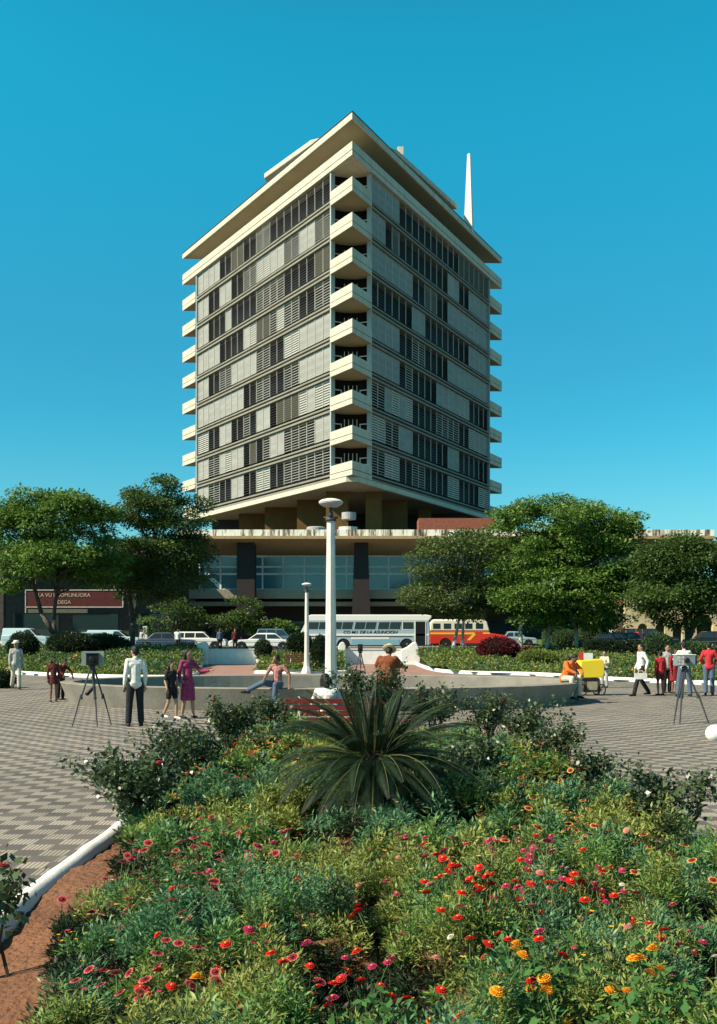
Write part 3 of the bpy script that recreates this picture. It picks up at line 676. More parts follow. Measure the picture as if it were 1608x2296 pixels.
for sy in (-1, 1):
    y0, y1 = sorted((sy*(Wb), sy*(Wb+.02)))
    b = MB(); b.box(-Lb+.2, Lb-.1, y0, y1, 1.14, 1.30); b.build('side_stripe', bw, bus)
    b = MB(); b.box(-1.15, 2.0 if sy < 0 else -1.1, y0, y1, .86, 1.02); b.box(-Lb+.2, -2.35, y0, y1, .84, 1.0); b.build('skirt_strip', bw, bus)
    b = MB(); b.box(-Lb+.2, 3.9, y0, y1, 1.06, 1.10); b.build('trim_line', mat('bus_trim', (.12,.06,.06), .5), bus)
    b = MB(); b.box(-1.1, 2.85, y0, y1-.008 if sy > 0 else y1, .37, .84); b.build('skirt_panel', bl2, bus)
for (p0, p1, skew) in ((690,737,.12),(742,789,.12),(794.6,841.4,.12),(847,897,.12),(903.5,928,0)):
    x0, x1 = at(p0,84)-.53, at(p1,84)-.53
    for sy in (-1, 1):
        y = sy*(Wb+.012)
        fr = MB(); fr.add([(x0-.06,y,1.63),(x1+.06,y,1.63),(x1+.06+skew,y,2.31),(x0-.06+skew,y,2.31)], [(0,1,2,3)]); f_ = fr.build('window', bw if p0 > 900 else bl, bus)
        y = sy*(Wb+.02); q = MB(); xm = (x0+x1)/2
        for a_, b_ in (((x0,xm-.03),(xm+.03,x1)) if p0 < 900 else ((x0,x1),)):
            q.add([(a_,y,1.69),(b_,y,1.69),(b_+skew,y,2.27),(a_+skew,y,2.27)], [(0,1,2,3)])
        q.build('pane', glassd, f_)
b = MB(); b.box(4.15, 4.97, -Wb-.02, -Wb+.3, .38, 2.3); b.build('door_opening', black, bus)
b = MB(); b.box(4.1, 4.16, -Wb-.04, -Wb, .38, 2.33); b.box(4.97, 5.03, -Wb-.04, -Wb, .38, 2.33); b.build('door_frame', bw, bus)
b = MB(); b.add([(Lb-.02,-Wb+.12,1.35),(Lb-.02,Wb-.12,1.35),(Lb-.1,Wb-.12,2.3),(Lb-.1,-Wb+.12,2.3)], [(0,1,2,3)]); b.v = [(x+.02,y,z) for x,y,z in b.v]; b.build('windscreen', glassd, bus)
for f in (3.45, -1.75):
    for sy in (-1, 1): wheel(bus, f, sy*(Wb-.18), .46, .28)
for sy in (-1, 1):
    b = MB(); b.lathe([(.12,0),(.1,.05),(.01,.07)], (Lb-.03, sy*.95, .75), 14, (0,1,0),(0,0,1),(1,0,0)); b.build('headlight', chrome, bus)
    b = MB(); b.box(Lb, Lb+.05, -Wb+.1, Wb-.1, .35, .5); b.build('bumper', chrome, bus) if sy > 0 else None
text('lettering', 'CO M.I. DE LA ASUNCION', .36, mat('bus_lettering', (.02,.03,.05), .5), (.42, -Wb-.014, 1.42), (R(90), 0, 0), bus, shear=.25, sx=1.06)
# red bus with bonnet
rb = thing('red_bus', 'old red and cream bonneted bus with yellow stripes behind the slender tree', 'bus', (at(1052, 88), 89.2, .8), 0)
pred = paint('bus_red', (.62,.03,.015), .35); pyel = paint('bus_yellow', (.85,.50,.04), .4); pcream = paint('bus_cream', (.74,.68,.50), .4)
W2 = 1.15
b = MB(); arch = []
for xc in (2.5, -2.0): arch += [(xc+.5*math.cos(q), .4+.5*math.sin(q)) for q in np.linspace(.05, math.pi-.05, 8)]
b.xprism([(-3.35,.4),(-3.4,1.55),(1.75,1.55),(1.8,1.38),(3.1,1.18),(3.3,1.0),(3.35,.4)]+arch, -W2, W2); b.build('body', pred, rb, bevel=.06)
b = MB(); b.xprism([(-3.38,1.55),(-3.3,2.3),(-3.0,2.5),(1.2,2.5),(1.55,2.35),(1.78,1.55)], -W2+.02, W2-.02, ); b.build('upper_body', pcream, rb, bevel=.08)
b = MB(); b.xprism([(-3.2,2.44),(-3.0,2.56),(1.1,2.56),(1.45,2.44)], -W2+.1, W2-.1); b.build('roof', bw, rb, bevel=.04)
for sy in (-1, 1):
    y0, y1 = sorted((sy*W2, sy*(W2+.015)))
    b = MB(); b.box(-3.38, .5, y0, y1, 1.26, 1.42); b.add([(-.2,sy*(W2+.012),.75),(.1,sy*(W2+.012),.75),(.62,sy*(W2+.012),1.27),(.3,sy*(W2+.012),1.27)],[(0,1,2,3)]); b.box(1.2,1.8,y0,y1,1.3,1.42); b.build('yellow_stripe', pyel, rb)
    for i in range(5):
        x = -3.1+i*.92; q = MB(); q.box(x, x+.62, *sorted((sy*(W2-.02), sy*(W2+.0))), 1.75, 2.2); q.build('side_window', glassd, rb)
b = MB(); b.box(3.3, 3.42, -.5, .5, .6, 1.1); b.build('grille', chrome, rb)
for sy in (-1, 1):
    b = MB(); b.lathe([(.13,0),(.11,.1),(.01,.13)], (3.3, sy*.8, .95), 14, (0,1,0),(0,0,1),(1,0,0)); b.build('headlight', chrome, rb)
    for f in (2.5, -2.0): wheel(rb, f, sy*(W2-.15), .44, .26)
b = MB(); b.box(3.33,3.5,-1.1,1.1,.42,.55); b.build('bumper', chrome, rb)
b = MB(); b.add([(1.76,-W2+.2,1.66),(1.76,W2-.2,1.66),(1.6,W2-.2,2.3),(1.6,-W2+.2,2.3)], [(0,1,2,3)]); b.v = [(x+.05,y,z) for x,y,z in b.v]; b.build('windscreen', glassd, rb)
# yellow cart
ct = thing('vendor_cart', 'bright yellow vendor cart on dark wheels beside the seated man in orange', 'cart', (at(1326, 33.6), 33.9, 0), .12); ct.scale = (.70, .8, .93)
yc = paint('cart_yellow', (.90,.62,.02), .5)
b = MB(); b.xprism([(-.52,.62),(-.62,.72),(-.50,1.24),(.48,1.30),(.60,1.2),(.62,.78),(.52,.64)], -.32, .32); b.build('box', yc, ct, bevel=.03)
b = MB(); b.box(-.36,.42,-.26,.26,.12,.62); b.build('undercarriage', mat('cart_brown', (.10,.07,.05), .8, scale=6), ct)
b = MB(); b.box(-.2,.3,-.275,-.262,.2,.5); b.build('panel', mat('cart_panel', (.40,.34,.22), .7, scale=8), ct)
for x in (-.42, .48):
    for sy in (-1, 1):
        q = MB(); q.lathe([(.17,-.03),(.21,-.03),(.21,.03),(.17,.03),(.17,-.03)], (x, sy*.3, .21), 18, (1,0,0),(0,0,1),(0,1,0), cap=False)
        for k in range(4): a = k*math.pi/4; q.tube((x-.17*math.cos(a), sy*.3, .21-.17*math.sin(a)), (x+.17*math.cos(a), sy*.3, .21+.17*math.sin(a)), .008, seg=4)
        q.build('wheel', rubber, ct)
b = MB(); b.path([(.6,-.2,.9),(.85,-.2,.95),(.85,.2,.95),(.6,.2,.9)], [.018]*4); b.build('handle', darkgrey, ct)
# small price board near the cart
sb = thing('small_sign', 'small red and white board on a post behind the yellow cart', 'sign', (at(1313, 42), 42, .06))
b = MB(); b.box(-.27,-.08,-.02,.02,.95,1.22); b.slot = 1; b.box(-.08,.3,-.02,.02,.93,1.2); b.build('board', [pred, white], sb)
b = MB(); b.tube((-.05,.03,0),(-.05,.03,1.1),.025); b.tube((.2,.03,0),(.2,.03,1.1),.025); b.build('post', darkgrey, sb)
# cameras on tripods
def tripod_camera(loc, rz, label, H=1.55, feet=None, bw_=.26, size=1, mats=None, legr=.017):
    t = thing('tripod_camera', label, 'camera', loc, rz, 'box cameras on tripods of the plaza photographers'); hm, cm, lm = mats or (black, black, darkgrey)
    top = H-.28*size; s = size
    b = MB(); b.lathe([(.06*s,top-.05),(.075*s,top),(.03*s,top+.02)], seg=12); b.build('tripod_head', darkgrey, t)
    for (fx, fy) in feet or ((-.42,-.12),(.12,-.30),(.40,.15)):
        L0 = Vector((fx*.08, fy*.08, top-.03)); L2 = Vector((fx, fy, 0)); M_ = L0.lerp(L2, .52); q = Vector((-fy, fx, 0)).normalized()*.02
        b = MB(); b.tube(L0+q, M_+q*.8, legr, legr*.9, 6); b.tube(L0-q, M_-q*.8, legr, legr*.9, 6); b.tube(M_+Vector((0,0,.08)), L2, legr*1.1, legr*.7, 6); b.lathe([(.035,0),(.035,.05)], M_-Vector((0,0,.03)), 8); b.build('leg', lm, t)
    z = top+.02
    b = MB(); b.box(-bw_/2, bw_/2, -.13*s, .17*s, z, z+.24*s); b.build('camera_body', cm, t, bevel=.01)
    b = MB(); b.lathe([(.055*s,0),(.06*s,.08),(.045*s,.10)], (0,-.13*s,z+.13*s), 16, (1,0,0),(0,0,1),(0,-1,0)); b.build('lens', black, t)
    b = MB(); b.box(-bw_/2-.012, bw_/2+.012, -.14*s, .18*s, z+.245*s, z+.262*s); b.build('lid', hm, t); return t, z, s
t1, z_, s_ = tripod_camera((at(215, 22.8), 22.5, 0), .2, 'tall dark camera on spread tripod left of the man in white', 1.60)
b = MB(); b.box(-.24, .24, .16, .19, z_-.02, z_+.30); b.build('backing_board', mat('grey_cardboard', (.35,.40,.36), .8), t1)
b = MB(); b.cap((.02,-.1,z_-.5),.035,(-.1,-.12,z_-.62),.05); b.cap((.02,-.08,z_+.1),.012,(.02,-.1,z_-.5),.012); b.build('hanging_sleeve', black, t1, smooth=True)
grc = mat('grey_metal_paint', (.20,.24,.25), .5)
t2, z_, s_ = tripod_camera((at(1535, 23.2), 23.2, 0), 0, 'grey box camera with pasted photos on a tall tripod at right', 1.56, ((-.32,-.25),(-.2,-.30),(.48,-.22)), .42, 1.0, (white, grc, darkgrey), .02)
b = MB()
for i in range(2):
    for j in range(3): b.box(-.20+i*.085, -.13+i*.085, -.136, -.133, z_+.02+j*.072, z_+.08+j*.072)
b.build('pasted_photos', mat('photo_paper', (.62,.60,.55), .6, scale=14, var=.3), t2)
b = MB(); b.box(.215, .25, -.1, .15, z_+.02, z_+.2); b.build('side_bag', darkgrey, t2)
tripod_camera((at(808, 45), 45, 0), 0, 'small far tripod camera in front of the low white wall', 1.60, ((-.28,-.1),(.02,-.2),(.30,.1)), .22, 1.25)
# white stone near right edge
b = MB(); b.ell((0,0,.13), .19, .16, .17); o = b.build('white_stone', whitewash, smooth=True, loc=(at(1604, 19.4), 19.4, 0)); tag(o, 'rounded white painted stone at the right edge of the paving', 'stone')
# ================================================================ PEOPLE
def remesh(b, name, m, parent, vox, loops=2):
    me = bpy.data.meshes.new('tmp'); me.from_pydata(b.v, [], b.f); o = bpy.data.objects.new('tmp', me); C.link(o)
    r = o.modifiers.new('r', 'REMESH'); r.mode = 'VOXEL'; r.voxel_size = vox; r.use_smooth_shade = True
    s = o.modifiers.new('s', 'SMOOTH'); s.iterations = loops; s.factor = .5
    dg = bpy.context.evaluated_depsgraph_get(); me2 = bpy.data.meshes.new_from_object(o.evaluated_get(dg))
    bpy.data.objects.remove(o); bpy.data.meshes.remove(me); me2.name = name
    me2.materials.clear(); me2.materials.append(m); me2.polygons.foreach_set('use_smooth', np.ones(len(me2.polygons), dtype=bool))
    q = bpy.data.objects.new(name, me2); C.link(q); q.parent = parent; return q
skin = mat('skin_tan', (.42,.23,.14), .55, var=.08); skin_d = mat('skin_brown', (.26,.13,.075), .55, var=.08)
hair_b = mat('hair_black', (.012,.010,.009), .45, scale=30, bump=.3); eye_m = mat('eye_dark', (.01,.008,.008), .2); shoe_m = mat('shoe_black', (.02,.017,.015), .4)
def cloth(name, col, **k): return mat(name, col, .85, var=k.pop('var', .14), scale=k.pop('scale', 7), bump=.15, **k)
def J(**k):
    j = dict(pel=(0,0,.93), che=(0,0,1.27), nk=(0,.01,1.46), hd=(0,-.01,1.585),
             Ls=(.158,.01,1.39), Le=(.205,.03,1.12), Lw=(.215,-.03,.87), Rs=(-.158,.01,1.39), Re=(-.205,.03,1.12), Rw=(-.215,-.03,.87),
             Lh=(.09,0,.91), Lk=(.10,-.02,.49), La=(.105,.02,.085), Rh=(-.09,0,.91), Rk=(-.10,-.02,.49), Ra=(-.105,.02,.085),
             Lt=(0,-1,0), Rt=(0,-1,0), Lf=(0,-.15,-1), Rf=(0,-.15,-1), face=(0,-1,0))
    j.update(k); return {a: Vector(b_) for a, b_ in j.items()}
def person(label, loc, rz, j, top, bottom, topm, botm, scale=1, vox=.011, hair='short', sk=None, hat=None, hatm=None, sleeves='long', shoes=shoe_m, skirt_z=None, group=None, hairm=None, barefoot=False):
    """body: one voxel-joined surface; clothing and hair are its children"""
    sk = sk or skin; t = thing('person', label, 'person', loc, rz, group, scale)
    f = j['face'].normalized(); up = (j['hd']-j['nk']).normalized(); side = f.cross(up).normalized(); f = up.cross(side)
    B = MB(); hd = j['hd']
    B.cap(j['pel']+Vector((.05,0,-.01)), .105, j['pel']+Vector((-.05,0,-.01)), .105); B.cap(j['pel'], .11, j['che'], .115)
    B.cap(j['che']+Vector((.07,0,.04)), .095, j['che']+Vector((-.07,0,.04)), .095)
    B.cap(j['Ls'], .055, j['che']+Vector((0,0,.08)), .08); B.cap(j['Rs'], .055, j['che']+Vector((0,0,.08)), .08)
    B.cap(j['che']+Vector((0,0,.1)), .06, hd-up*.04, .05)
    # head: skull, jaw, nose, ears, brow, lips
    def hb(c, a, b_, c_, seg=14): B.lathe([(max(1e-3, math.sin(math.pi*i/8)), -math.cos(math.pi*i/8)) for i in range(9)], hd+c, seg, side*a, f*b_, up*c_)
    hb(up*.02, .078, .098, .105); hb(up*-.045+f*.018, .060, .068, .078)
    B.cap(hd+f*.088+up*.005, .010, hd+f*.112-up*.028, .014, 8)
    for s_ in (1, -1): B.cap(hd+side*.078*s_+up*.015, .012, hd+side*.080*s_-up*.025-f*.005, .010, 8)
    B.cap(hd+f*.080-up*.062+side*.02, .009, hd+f*.080-up*.062-side*.02, .009, 8)
    B.cap(hd+f*.083+up*.035+side*.03, .009, hd+f*.083+up*.035-side*.03, .009, 8)
    for S_ in 'LR':
        s_, e, w = j[S_+'s'], j[S_+'e'], j[S_+'w']; fd = j[S_+'f'].normalized()
        B.cap(s_, .052, e, .040); B.cap(e, .040, w, .027)
        sd = fd.cross(f if abs(fd.dot(f)) < .8 else up).normalized(); nrm = sd.cross(fd)
        B.cap(w, .026, w+fd*.045, .026); palm = w+fd*.09
        B.cap(w+fd*.05+sd*.022, .018, palm+sd*.024, .016); B.cap(w+fd*.05-sd*.022, .018, palm-sd*.024, .016); B.cap(w+fd*.05, .02, palm, .018)
        for k, (o_, L) in enumerate(((.030,.062),(.010,.072),(-.010,.068),(-.029,.052))):
            a_ = palm+sd*o_; m_ = a_+fd*L*.5+nrm*.006; B.cap(a_, .0095, m_, .009, 8); B.cap(m_, .009, m_+fd*L*.42+nrm*.018, .0075, 8)
        th = w+fd*.045+sd*.028; B.cap(th, .012, th+(fd*.6+sd*.8)*.035, .011, 8); B.cap(th+(fd*.6+sd*.8)*.035, .011, th+(fd*.9+sd*.7)*.06+nrm*.01, .009, 8)
        h, k_, a_ = j[S_+'h'], j[S_+'k'], j[S_+'a']; toe = j[S_+'t'].normalized()
        B.cap(h, .082, k_, .052); kn = k_.lerp(a_, .3); B.cap(k_, .050, kn, .052); B.cap(kn, .052, a_, .033)
        B.cap(a_-Vector((0,0,.03))-toe*.03, .036, a_+toe*.10-Vector((0,0,.055)), .028); B.cap(a_+toe*.09-Vector((0,0,.055)), .03, a_+toe*.155-Vector((0,0,.062)), .02)
    body = remesh(B, 'body', sk, t, vox)
    for s_ in (1, -1):
        q = MB(); q.ell(hd+f*.083+side*.030*s_+up*.016, .011, .008, .009, 8, 5); q.build('eye', eye_m, t, smooth=True)
    cv = max(vox, .012)
    # top garment
    T = MB(); g = .009
    if top in ('shirt', 'dress', 'poncho', 'jacket'):
        bulk = {'shirt':0,'dress':-.006,'poncho':.05,'jacket':.02}[top]
        T.cap(j['pel']+Vector((.045,0,-.02)), .118+g+bulk, j['pel']+Vector((-.045,0,-.02)), .118+g+bulk)
        T.cap(j['pel'], .115+g+bulk, j['che'], .118+g+bulk); T.cap(j['che']+Vector((.07,0,.04)), .10+g+bulk, j['che']+Vector((-.07,0,.04)), .10+g+bulk)
        for S_ in 'LR':
            T.cap(j[S_+'s'], .052+g, j['che']+Vector((0,0,.09)), .082+g)
            T.cap(j[S_+'s'], .052+g+bulk*.5, j[S_+'e'] if sleeves == 'long' else j[S_+'s'].lerp(j[S_+'e'], .75), .044+g+bulk*.4)
            if sleeves == 'long': T.cap(j[S_+'e'], .044+g+bulk*.4, j[S_+'w'].lerp(j[S_+'e'], .08), .034+g*.8)
        T.cap(j['che']+Vector((0,0,.13)), .065, j['nk']-up*.02, .060)
        if skirt_z is not None:
            dn = Vector((0,0,-1)); p = j['pel']; rz0 = .125
            mid_ = (j['Lk']+j['Rk'])/2; c2 = p.lerp(Vector((mid_.x, mid_.y, skirt_z)), 1.0)
            T.lathe([(rz0,0),(rz0+.03,.1),(rz0+.045,.25),(rz0+.055,(p.z-skirt_z)*.96),(rz0+.04,(p.z-skirt_z))], p+Vector((0,0,.02)), 20, (1.12,0,0), (0,.85,0), (0,0,-1))
        if top == 'poncho':
            T.lathe([(.10,0),(.20,.08),(.28,.25),(.31,.62),(.29,.80)], j['nk']+Vector((0,0,-.02)), 22, (1,0,0), (0,.72,0), (0,0,-1))
        remesh(T, {'shirt':'shirt','dress':'dress','poncho':'poncho','jacket':'jacket'}[top], topm, t, cv)
    if bottom in ('trousers', 'shorts'):
        Q = MB(); Q.cap(j['pel']+Vector((.05,0,-.01)), .120, j['pel']+Vector((-.05,0,-.01)), .120)
        for S_ in 'LR':
            h, k_, a_ = j[S_+'h'], j[S_+'k'], j[S_+'a']
            if bottom == 'shorts': Q.cap(h, .098, h.lerp(k_, .62), .085)
            else: Q.cap(h, .100, k_, .076); Q.cap(k_, .076, a_+(k_-a_)*.06, .068)
        remesh(Q, bottom, botm, t, cv)
    if not barefoot:
        for S_ in 'LR':
            a_, toe = j[S_+'a'], j[S_+'t'].normalized(); q = MB(); dn = Vector((0,0,.045))
            q.cap(a_-dn-toe*.035, .045, a_+toe*.09-dn-Vector((0,0,.008)), .040); q.cap(a_+toe*.08-dn-Vector((0,0,.008)), .042, a_+toe*.17-dn-Vector((0,0,.016)), .028)
            remesh(q, 'shoe', shoes, t, .012, 1)
    H = MB()
    def hh(c, a, b_, c_): H.lathe([(max(1e-3, math.sin(math.pi*i/8)), -math.cos(math.pi*i/8)) for i in range(9)], hd+c, 14, side*a, f*b_, up*c_)
    hh(up*.045-f*.018, .088, .098, .092); hh(-f*.045+up*.0, .080, .062, .085)
    if hair == 'long':
        for s_ in (1, -1): H.cap(hd+side*.07*s_-f*.02+up*.02, .035, hd+side*.085*s_-f*.035-up*.16, .035)
        H.cap(hd-f*.05, .075, hd-f*.06-up*.19, .065)
    if hair == 'bob':
        for s_ in (1, -1): H.cap(hd+side*.075*s_-f*.02+up*.02, .035, hd+side*.085*s_-f*.02-up*.07, .035)
        H.cap(hd-f*.05, .078, hd-f*.055-up*.08, .07)
    if hair == 'bald': pass
    else: remesh(H, 'hair', hairm or hair_b, t, .011)
    if hat:
        q = MB(); c = hd+up*.085
        if hat == 'brim': q.lathe([(.165,.0),(.17,.012),(.095,.02),(.092,.09),(.075,.115),(.01,.118)], c-f*.01, 22, side, f*1.15, up)
        else: q.lathe([(.10,-.02),(.102,.03),(.07,.065),(.01,.075)], c, 18, side, f*1.1, up); q.obox(c+f*.13-up*.012, side, f, up, .07, .06, .008)
        q.build('hat', hatm, t, smooth=True)
    return t
cw = cloth('cloth_white', (.78,.76,.68)); cbk = cloth('cloth_black', (.018,.018,.02)); cpk = cloth('cloth_magenta', (.42,.05,.15), col2=(.16,.02,.06), scale=14); cdr = cloth('cloth_dark_red', (.12,.02,.02)); cjn = cloth('cloth_denim', (.09,.13,.19)); cor = cloth('cloth_orange', (.80,.16,.03)); crd = cloth('cloth_red', (.52,.03,.04)); cbeige = cloth('cloth_beige', (.60,.54,.42)); cbrn = cloth('cloth_brown', (.20,.055,.02)); cpl = cloth('cloth_plaid', (.55,.25,.20), col2=(.12,.04,.05), scale=22); cgr = cloth('cloth_grey', (.42,.41,.38)); crd2 = cloth('cloth_deep_red', (.30,.02,.025))
def G(px, d, z=0): return (at(px, d), d, z)
lean = dict(che=(0,-.06,1.25), nk=(0,-.12,1.43), hd=(0,-.16,1.55))
# man in white, back three quarter
person('man in white long sleeved shirt and black trousers beside the tall dark camera', G(303,22.4), math.pi+.45, J(Re=(-.21,.06,1.13), Rw=(-.21,-.02,.87), Lk=(.12,-.01,.49), La=(.15,.02,.085), Rk=(-.11,-.01,.49), Ra=(-.13,.0,.085), hd=(0,-.02,1.585), face=(.35,-1,-.15)), 'shirt', 'trousers', cw, cbk, 1.03, .0105)
# woman in pink, three quarter facing right
person('woman in long magenta dress with long dark hair pointing to one side', G(421,24.6), .75, J(Le=(.30,-.13,1.16), Lw=(.42,-.33,1.18), Lf=(.5,-.6,.1), Re=(-.22,.05,1.12), Rw=(-.24,-.04,.88), face=(.3,-1,-.05), Lk=(.10,-.05,.49), La=(.10,-.10,.085), Ra=(-.10,.1,.085)), 'dress', None, cpk, None, .97, .0105, 'long', skirt_z=.42)
person('small girl in black top with bare legs walking beside the woman in magenta', G(384,24.3), .9, J(Lk=(.09,-.12,.50), La=(.1,-.12,.09), Rk=(-.09,.02,.50), Ra=(-.1,.22,.13), Le=(.23,.1,1.12), Rw=(-.25,-.1,.92)), 'shirt', 'shorts', cbk, cbk, .80, .012, 'long', sleeves='short', shoes=cw)
# far left man with cap
person('man with white cap, pale shirt and beige trousers walking at the far left', G(36,37.5), .5, J(Le=(.24,.12,1.14), Lw=(.22,-.02,.92), Lk=(.09,-.10,.50), La=(.1,-.05,.09), Rk=(-.09,.04,.50), Ra=(-.1,.25,.14), face=(-.7,-.8,-.1)), 'shirt', 'trousers', cgr, cbeige, 1.04, .014, 'short', hat='cap', hatm=cw)
person('girl in dark red coat with bare legs standing on the left of the plaza', G(120,30.6), .5, J(face=(.4,-.6,-.4)), 'dress', None, cdr, None, .78, .013, 'bob', skin_d, skirt_z=.66)
person('boy in dark jacket leaning and reaching out beside the girl in dark red', G(136,31.6), .9, J(che=(.0,-.14,1.22), nk=(0,-.22,1.37), hd=(0,-.27,1.48), Ls=(.17,-.14,1.33), Rs=(-.17,-.14,1.33), Le=(.22,-.32,1.16), Lw=(.24,-.45,.97), Re=(-.2,-.25,1.1), Rw=(-.15,-.42,1.0)), 'shirt', 'trousers', cdr, cbk, .78, .013, 'short', skin_d)
# boy seated on basin rim, leaning back with one leg raised on knee
sit = dict(pel=(0,0,.12), che=(0,.02,.46), nk=(0,-.02,.65), hd=(0,-.06,.76), Ls=(.17,.0,.58), Rs=(-.17,.0,.58), Lh=(.09,-.03,.10), Rh=(-.09,-.03,.10))
person('boy in plaid shirt and jeans seated on the basin rim with one leg stretched out', G(622,26.55,.62), -.35, J(**{**sit, 'Lk':(.14,-.42,.12), 'La':(.12,-.45,-.36), 'Rk':(-.22,-.42,.16), 'Ra':(-.60,-.55,-.04), 'Rt':(-.8,-.4,.1), 'Le':(.34,.02,.38), 'Lw':(.36,-.02,.12), 'Re':(-.2,-.2,.40), 'Rw':(-.2,-.4,.24), 'face':(-.5,-.8,-.3)}), 'shirt', 'trousers', cpl, cjn, .98, .012, 'short', skin_d, sleeves='short')
# person on the near bench, from behind
person('dark haired person in white shirt sitting on the near red bench', G(733,18.22,.43), math.pi, J(**{**sit, 'Lk':(.12,-.42,.10), 'La':(.12,-.44,-.34), 'Rk':(-.12,-.42,.10), 'Ra':(-.12,-.44,-.34), 'Le':(.26,-.08,.36), 'Lw':(.15,-.30,.24), 'Re':(-.26,-.08,.36), 'Rw':(-.15,-.30,.24), 'hd':(.02,-.03,.77)}), 'shirt', 'trousers', cw, cbk, .98, .012, 'bob')
# photographer with hat and poncho
person('photographer in straw hat and brown poncho bending to his camera in front of the basin', G(868,25.6), math.pi-.25, J(che=(0,-.08,1.24), nk=(0,-.16,1.42), hd=(0,-.23,1.52), Ls=(.18,-.08,1.36), Rs=(-.18,-.08,1.36), Le=(.30,-.24,1.20), Lw=(.16,-.42,1.28), Re=(-.30,-.24,1.2), Rw=(-.14,-.42,1.26), Lf=(-.3,-1,.3), Rf=(.3,-1,.3), face=(0,-1,-.4)), 'poncho', 'trousers', cbrn, cbk, 1.03, .012, 'short', hat='brim', hatm=mat('straw', (.60,.50,.30), .8, scale=20))
# man in orange on basin end
person('man in orange jacket and pale trousers sitting hunched on the end of the basin wall', G(1268,30.05,.62), .55, J(pel=(0,0,.12), che=(0,-.16,.42), nk=(0,-.28,.58), hd=(0,-.36,.67), Ls=(.17,-.20,.54), Rs=(-.17,-.20,.54), Lh=(.09,-.03,.10), Rh=(-.09,-.03,.10), Lk=(.15,-.42,.14), La=(.14,-.42,-.36), Rk=(-.14,-.42,.12), Ra=(-.12,-.36,-.38), Le=(.24,-.36,.36), Lw=(.14,-.54,.26), Re=(-.24,-.36,.36), Rw=(-.10,-.54,.26), face=(0,-.8,-.5)), 'jacket', 'trousers', cor, cbeige, 1.03, .013, 'short', skin_d)
person('dark haired person in black bending over beside the man in orange', G(1288,31.6,0), -.7, J(**{**lean, 'che':(0,-.15,1.15),'nk':(0,-.3,1.27),'hd':(0,-.38,1.34),'Ls':(.17,-.2,1.22),'Rs':(-.17,-.2,1.22),'Le':(.2,-.3,.97),'Lw':(.16,-.42,.78),'Re':(-.2,-.3,.97),'Rw':(-.16,-.42,.78)}), 'shirt', 'trousers', cbk, cgr, .9, .014, 'bob', skin_d)
person('person in cream shirt standing behind the yellow cart', G(1356,38.8), -.5, J(Le=(.22,-.12,1.14), Lw=(.06,-.30,1.12), Re=(-.22,-.12,1.14), Rw=(-.06,-.30,1.12), face=(0,-.8,-.5)), 'shirt', 'trousers', cbeige, cgr, .82, .014, 'short')
wm = person('man in white shirt and dark trousers striding past with a white bag in his hand', G(1438,33.6), -1.3, J(Lk=(.09,-.20,.50), La=(.1,-.32,.09), Rk=(-.09,.06,.50), Ra=(-.1,.34,.12), Le=(.24,.1,1.13), Lw=(.25,.02,.88), Rw=(-.25,-.08,.88)), 'shirt', 'trousers', cw, cbk, 1.0, .013, 'short')
b = MB(); b.box(-.2, .2, -.03, .03, 0, .2); b.path([(-.09,0,.2),(-.07,0,.27),(.07,0,.27),(.09,0,.2)], [.01]*4); o = b.build('carrier_bag', cw, loc=(at(1438,33.3)-.02, 33.28, .56)); tag(o, 'flat white bag carried by the striding man in white', 'bag')
person('boy in red shirt and shorts with bare legs facing away', G(1481,33.9), math.pi+.3, J(), 'shirt', 'shorts', crd, cdr, .86, .013, 'short', skin_d)
person('person in pale shirt partly hidden behind the boy in red', G(1496,35.2), .2, J(), 'shirt', 'trousers', cgr, cbk, .98, .014, 'short')
person('woman in deep red blouse and black skirt behind the right tripod', G(1513,35), .5, J(), 'dress', None, crd2, None, .9, .014, 'bob', skin_d, skirt_z=.45)
person('man in white shirt and blue jeans standing behind the grey box camera', G(1534,33.2), math.pi, J(Lk=(.16,-.01,.49), La=(.21,.02,.085), Rk=(-.16,-.01,.49), Ra=(-.2,0,.085), Le=(.28,-.08,1.16), Lw=(.2,-.25,1.10), Re=(-.28,-.08,1.16), Rw=(-.2,-.25,1.10)), 'shirt', 'trousers', cw, cjn, 1.04, .013, 'short')
person('man in bright red shirt and jeans with his back turned at the right edge', G(1590,33.9), math.pi-.3, J(Le=(.26,.0,1.14), Lw=(.12,-.2,1.0), Re=(-.28,-.02,1.16), Rw=(-.18,-.22,1.06)), 'shirt', 'trousers', crd, cjn, 1.04, .013, 'short')
# street people, far
for px, d, tm, bm, lab, sc in ((318,86.5,cgr,cbk,'distant person in grey by the street between the white upright and the dark saloon',1.0), (493,79,cjn,cbk,'distant person in blue beside the white estate car',1.0),
        (399,80,cw,cbk,'distant person in white between the dark saloon and the white estate car',.98), (1405,86,cbk,cbk,'distant person in black near the sunlit yellow house',1.0), (1428,84,crd,cbk,'distant person in red blouse under the far right tree',1.0),
        (1442,84.6,cbk,cbk,'distant person in dark clothes next to the one in red blouse',1.0), (67,92.5,cor,cbk,'distant person in orange behind the pale van',1.0), (1372,93.5,cw,cgr,'distant person in white in front of the sunlit yellow house',1.1),
        (527,78.6,cdr,cbk,'distant person in dark red near the front of the white saloon',1.0)):
    person(lab, G(px, d, .8 if d < 92 else .92), random.uniform(-1, 1), J(), 'shirt', 'trousers', tm, bm, sc, .03, 'short', skin_d if random.random() < .5 else skin)
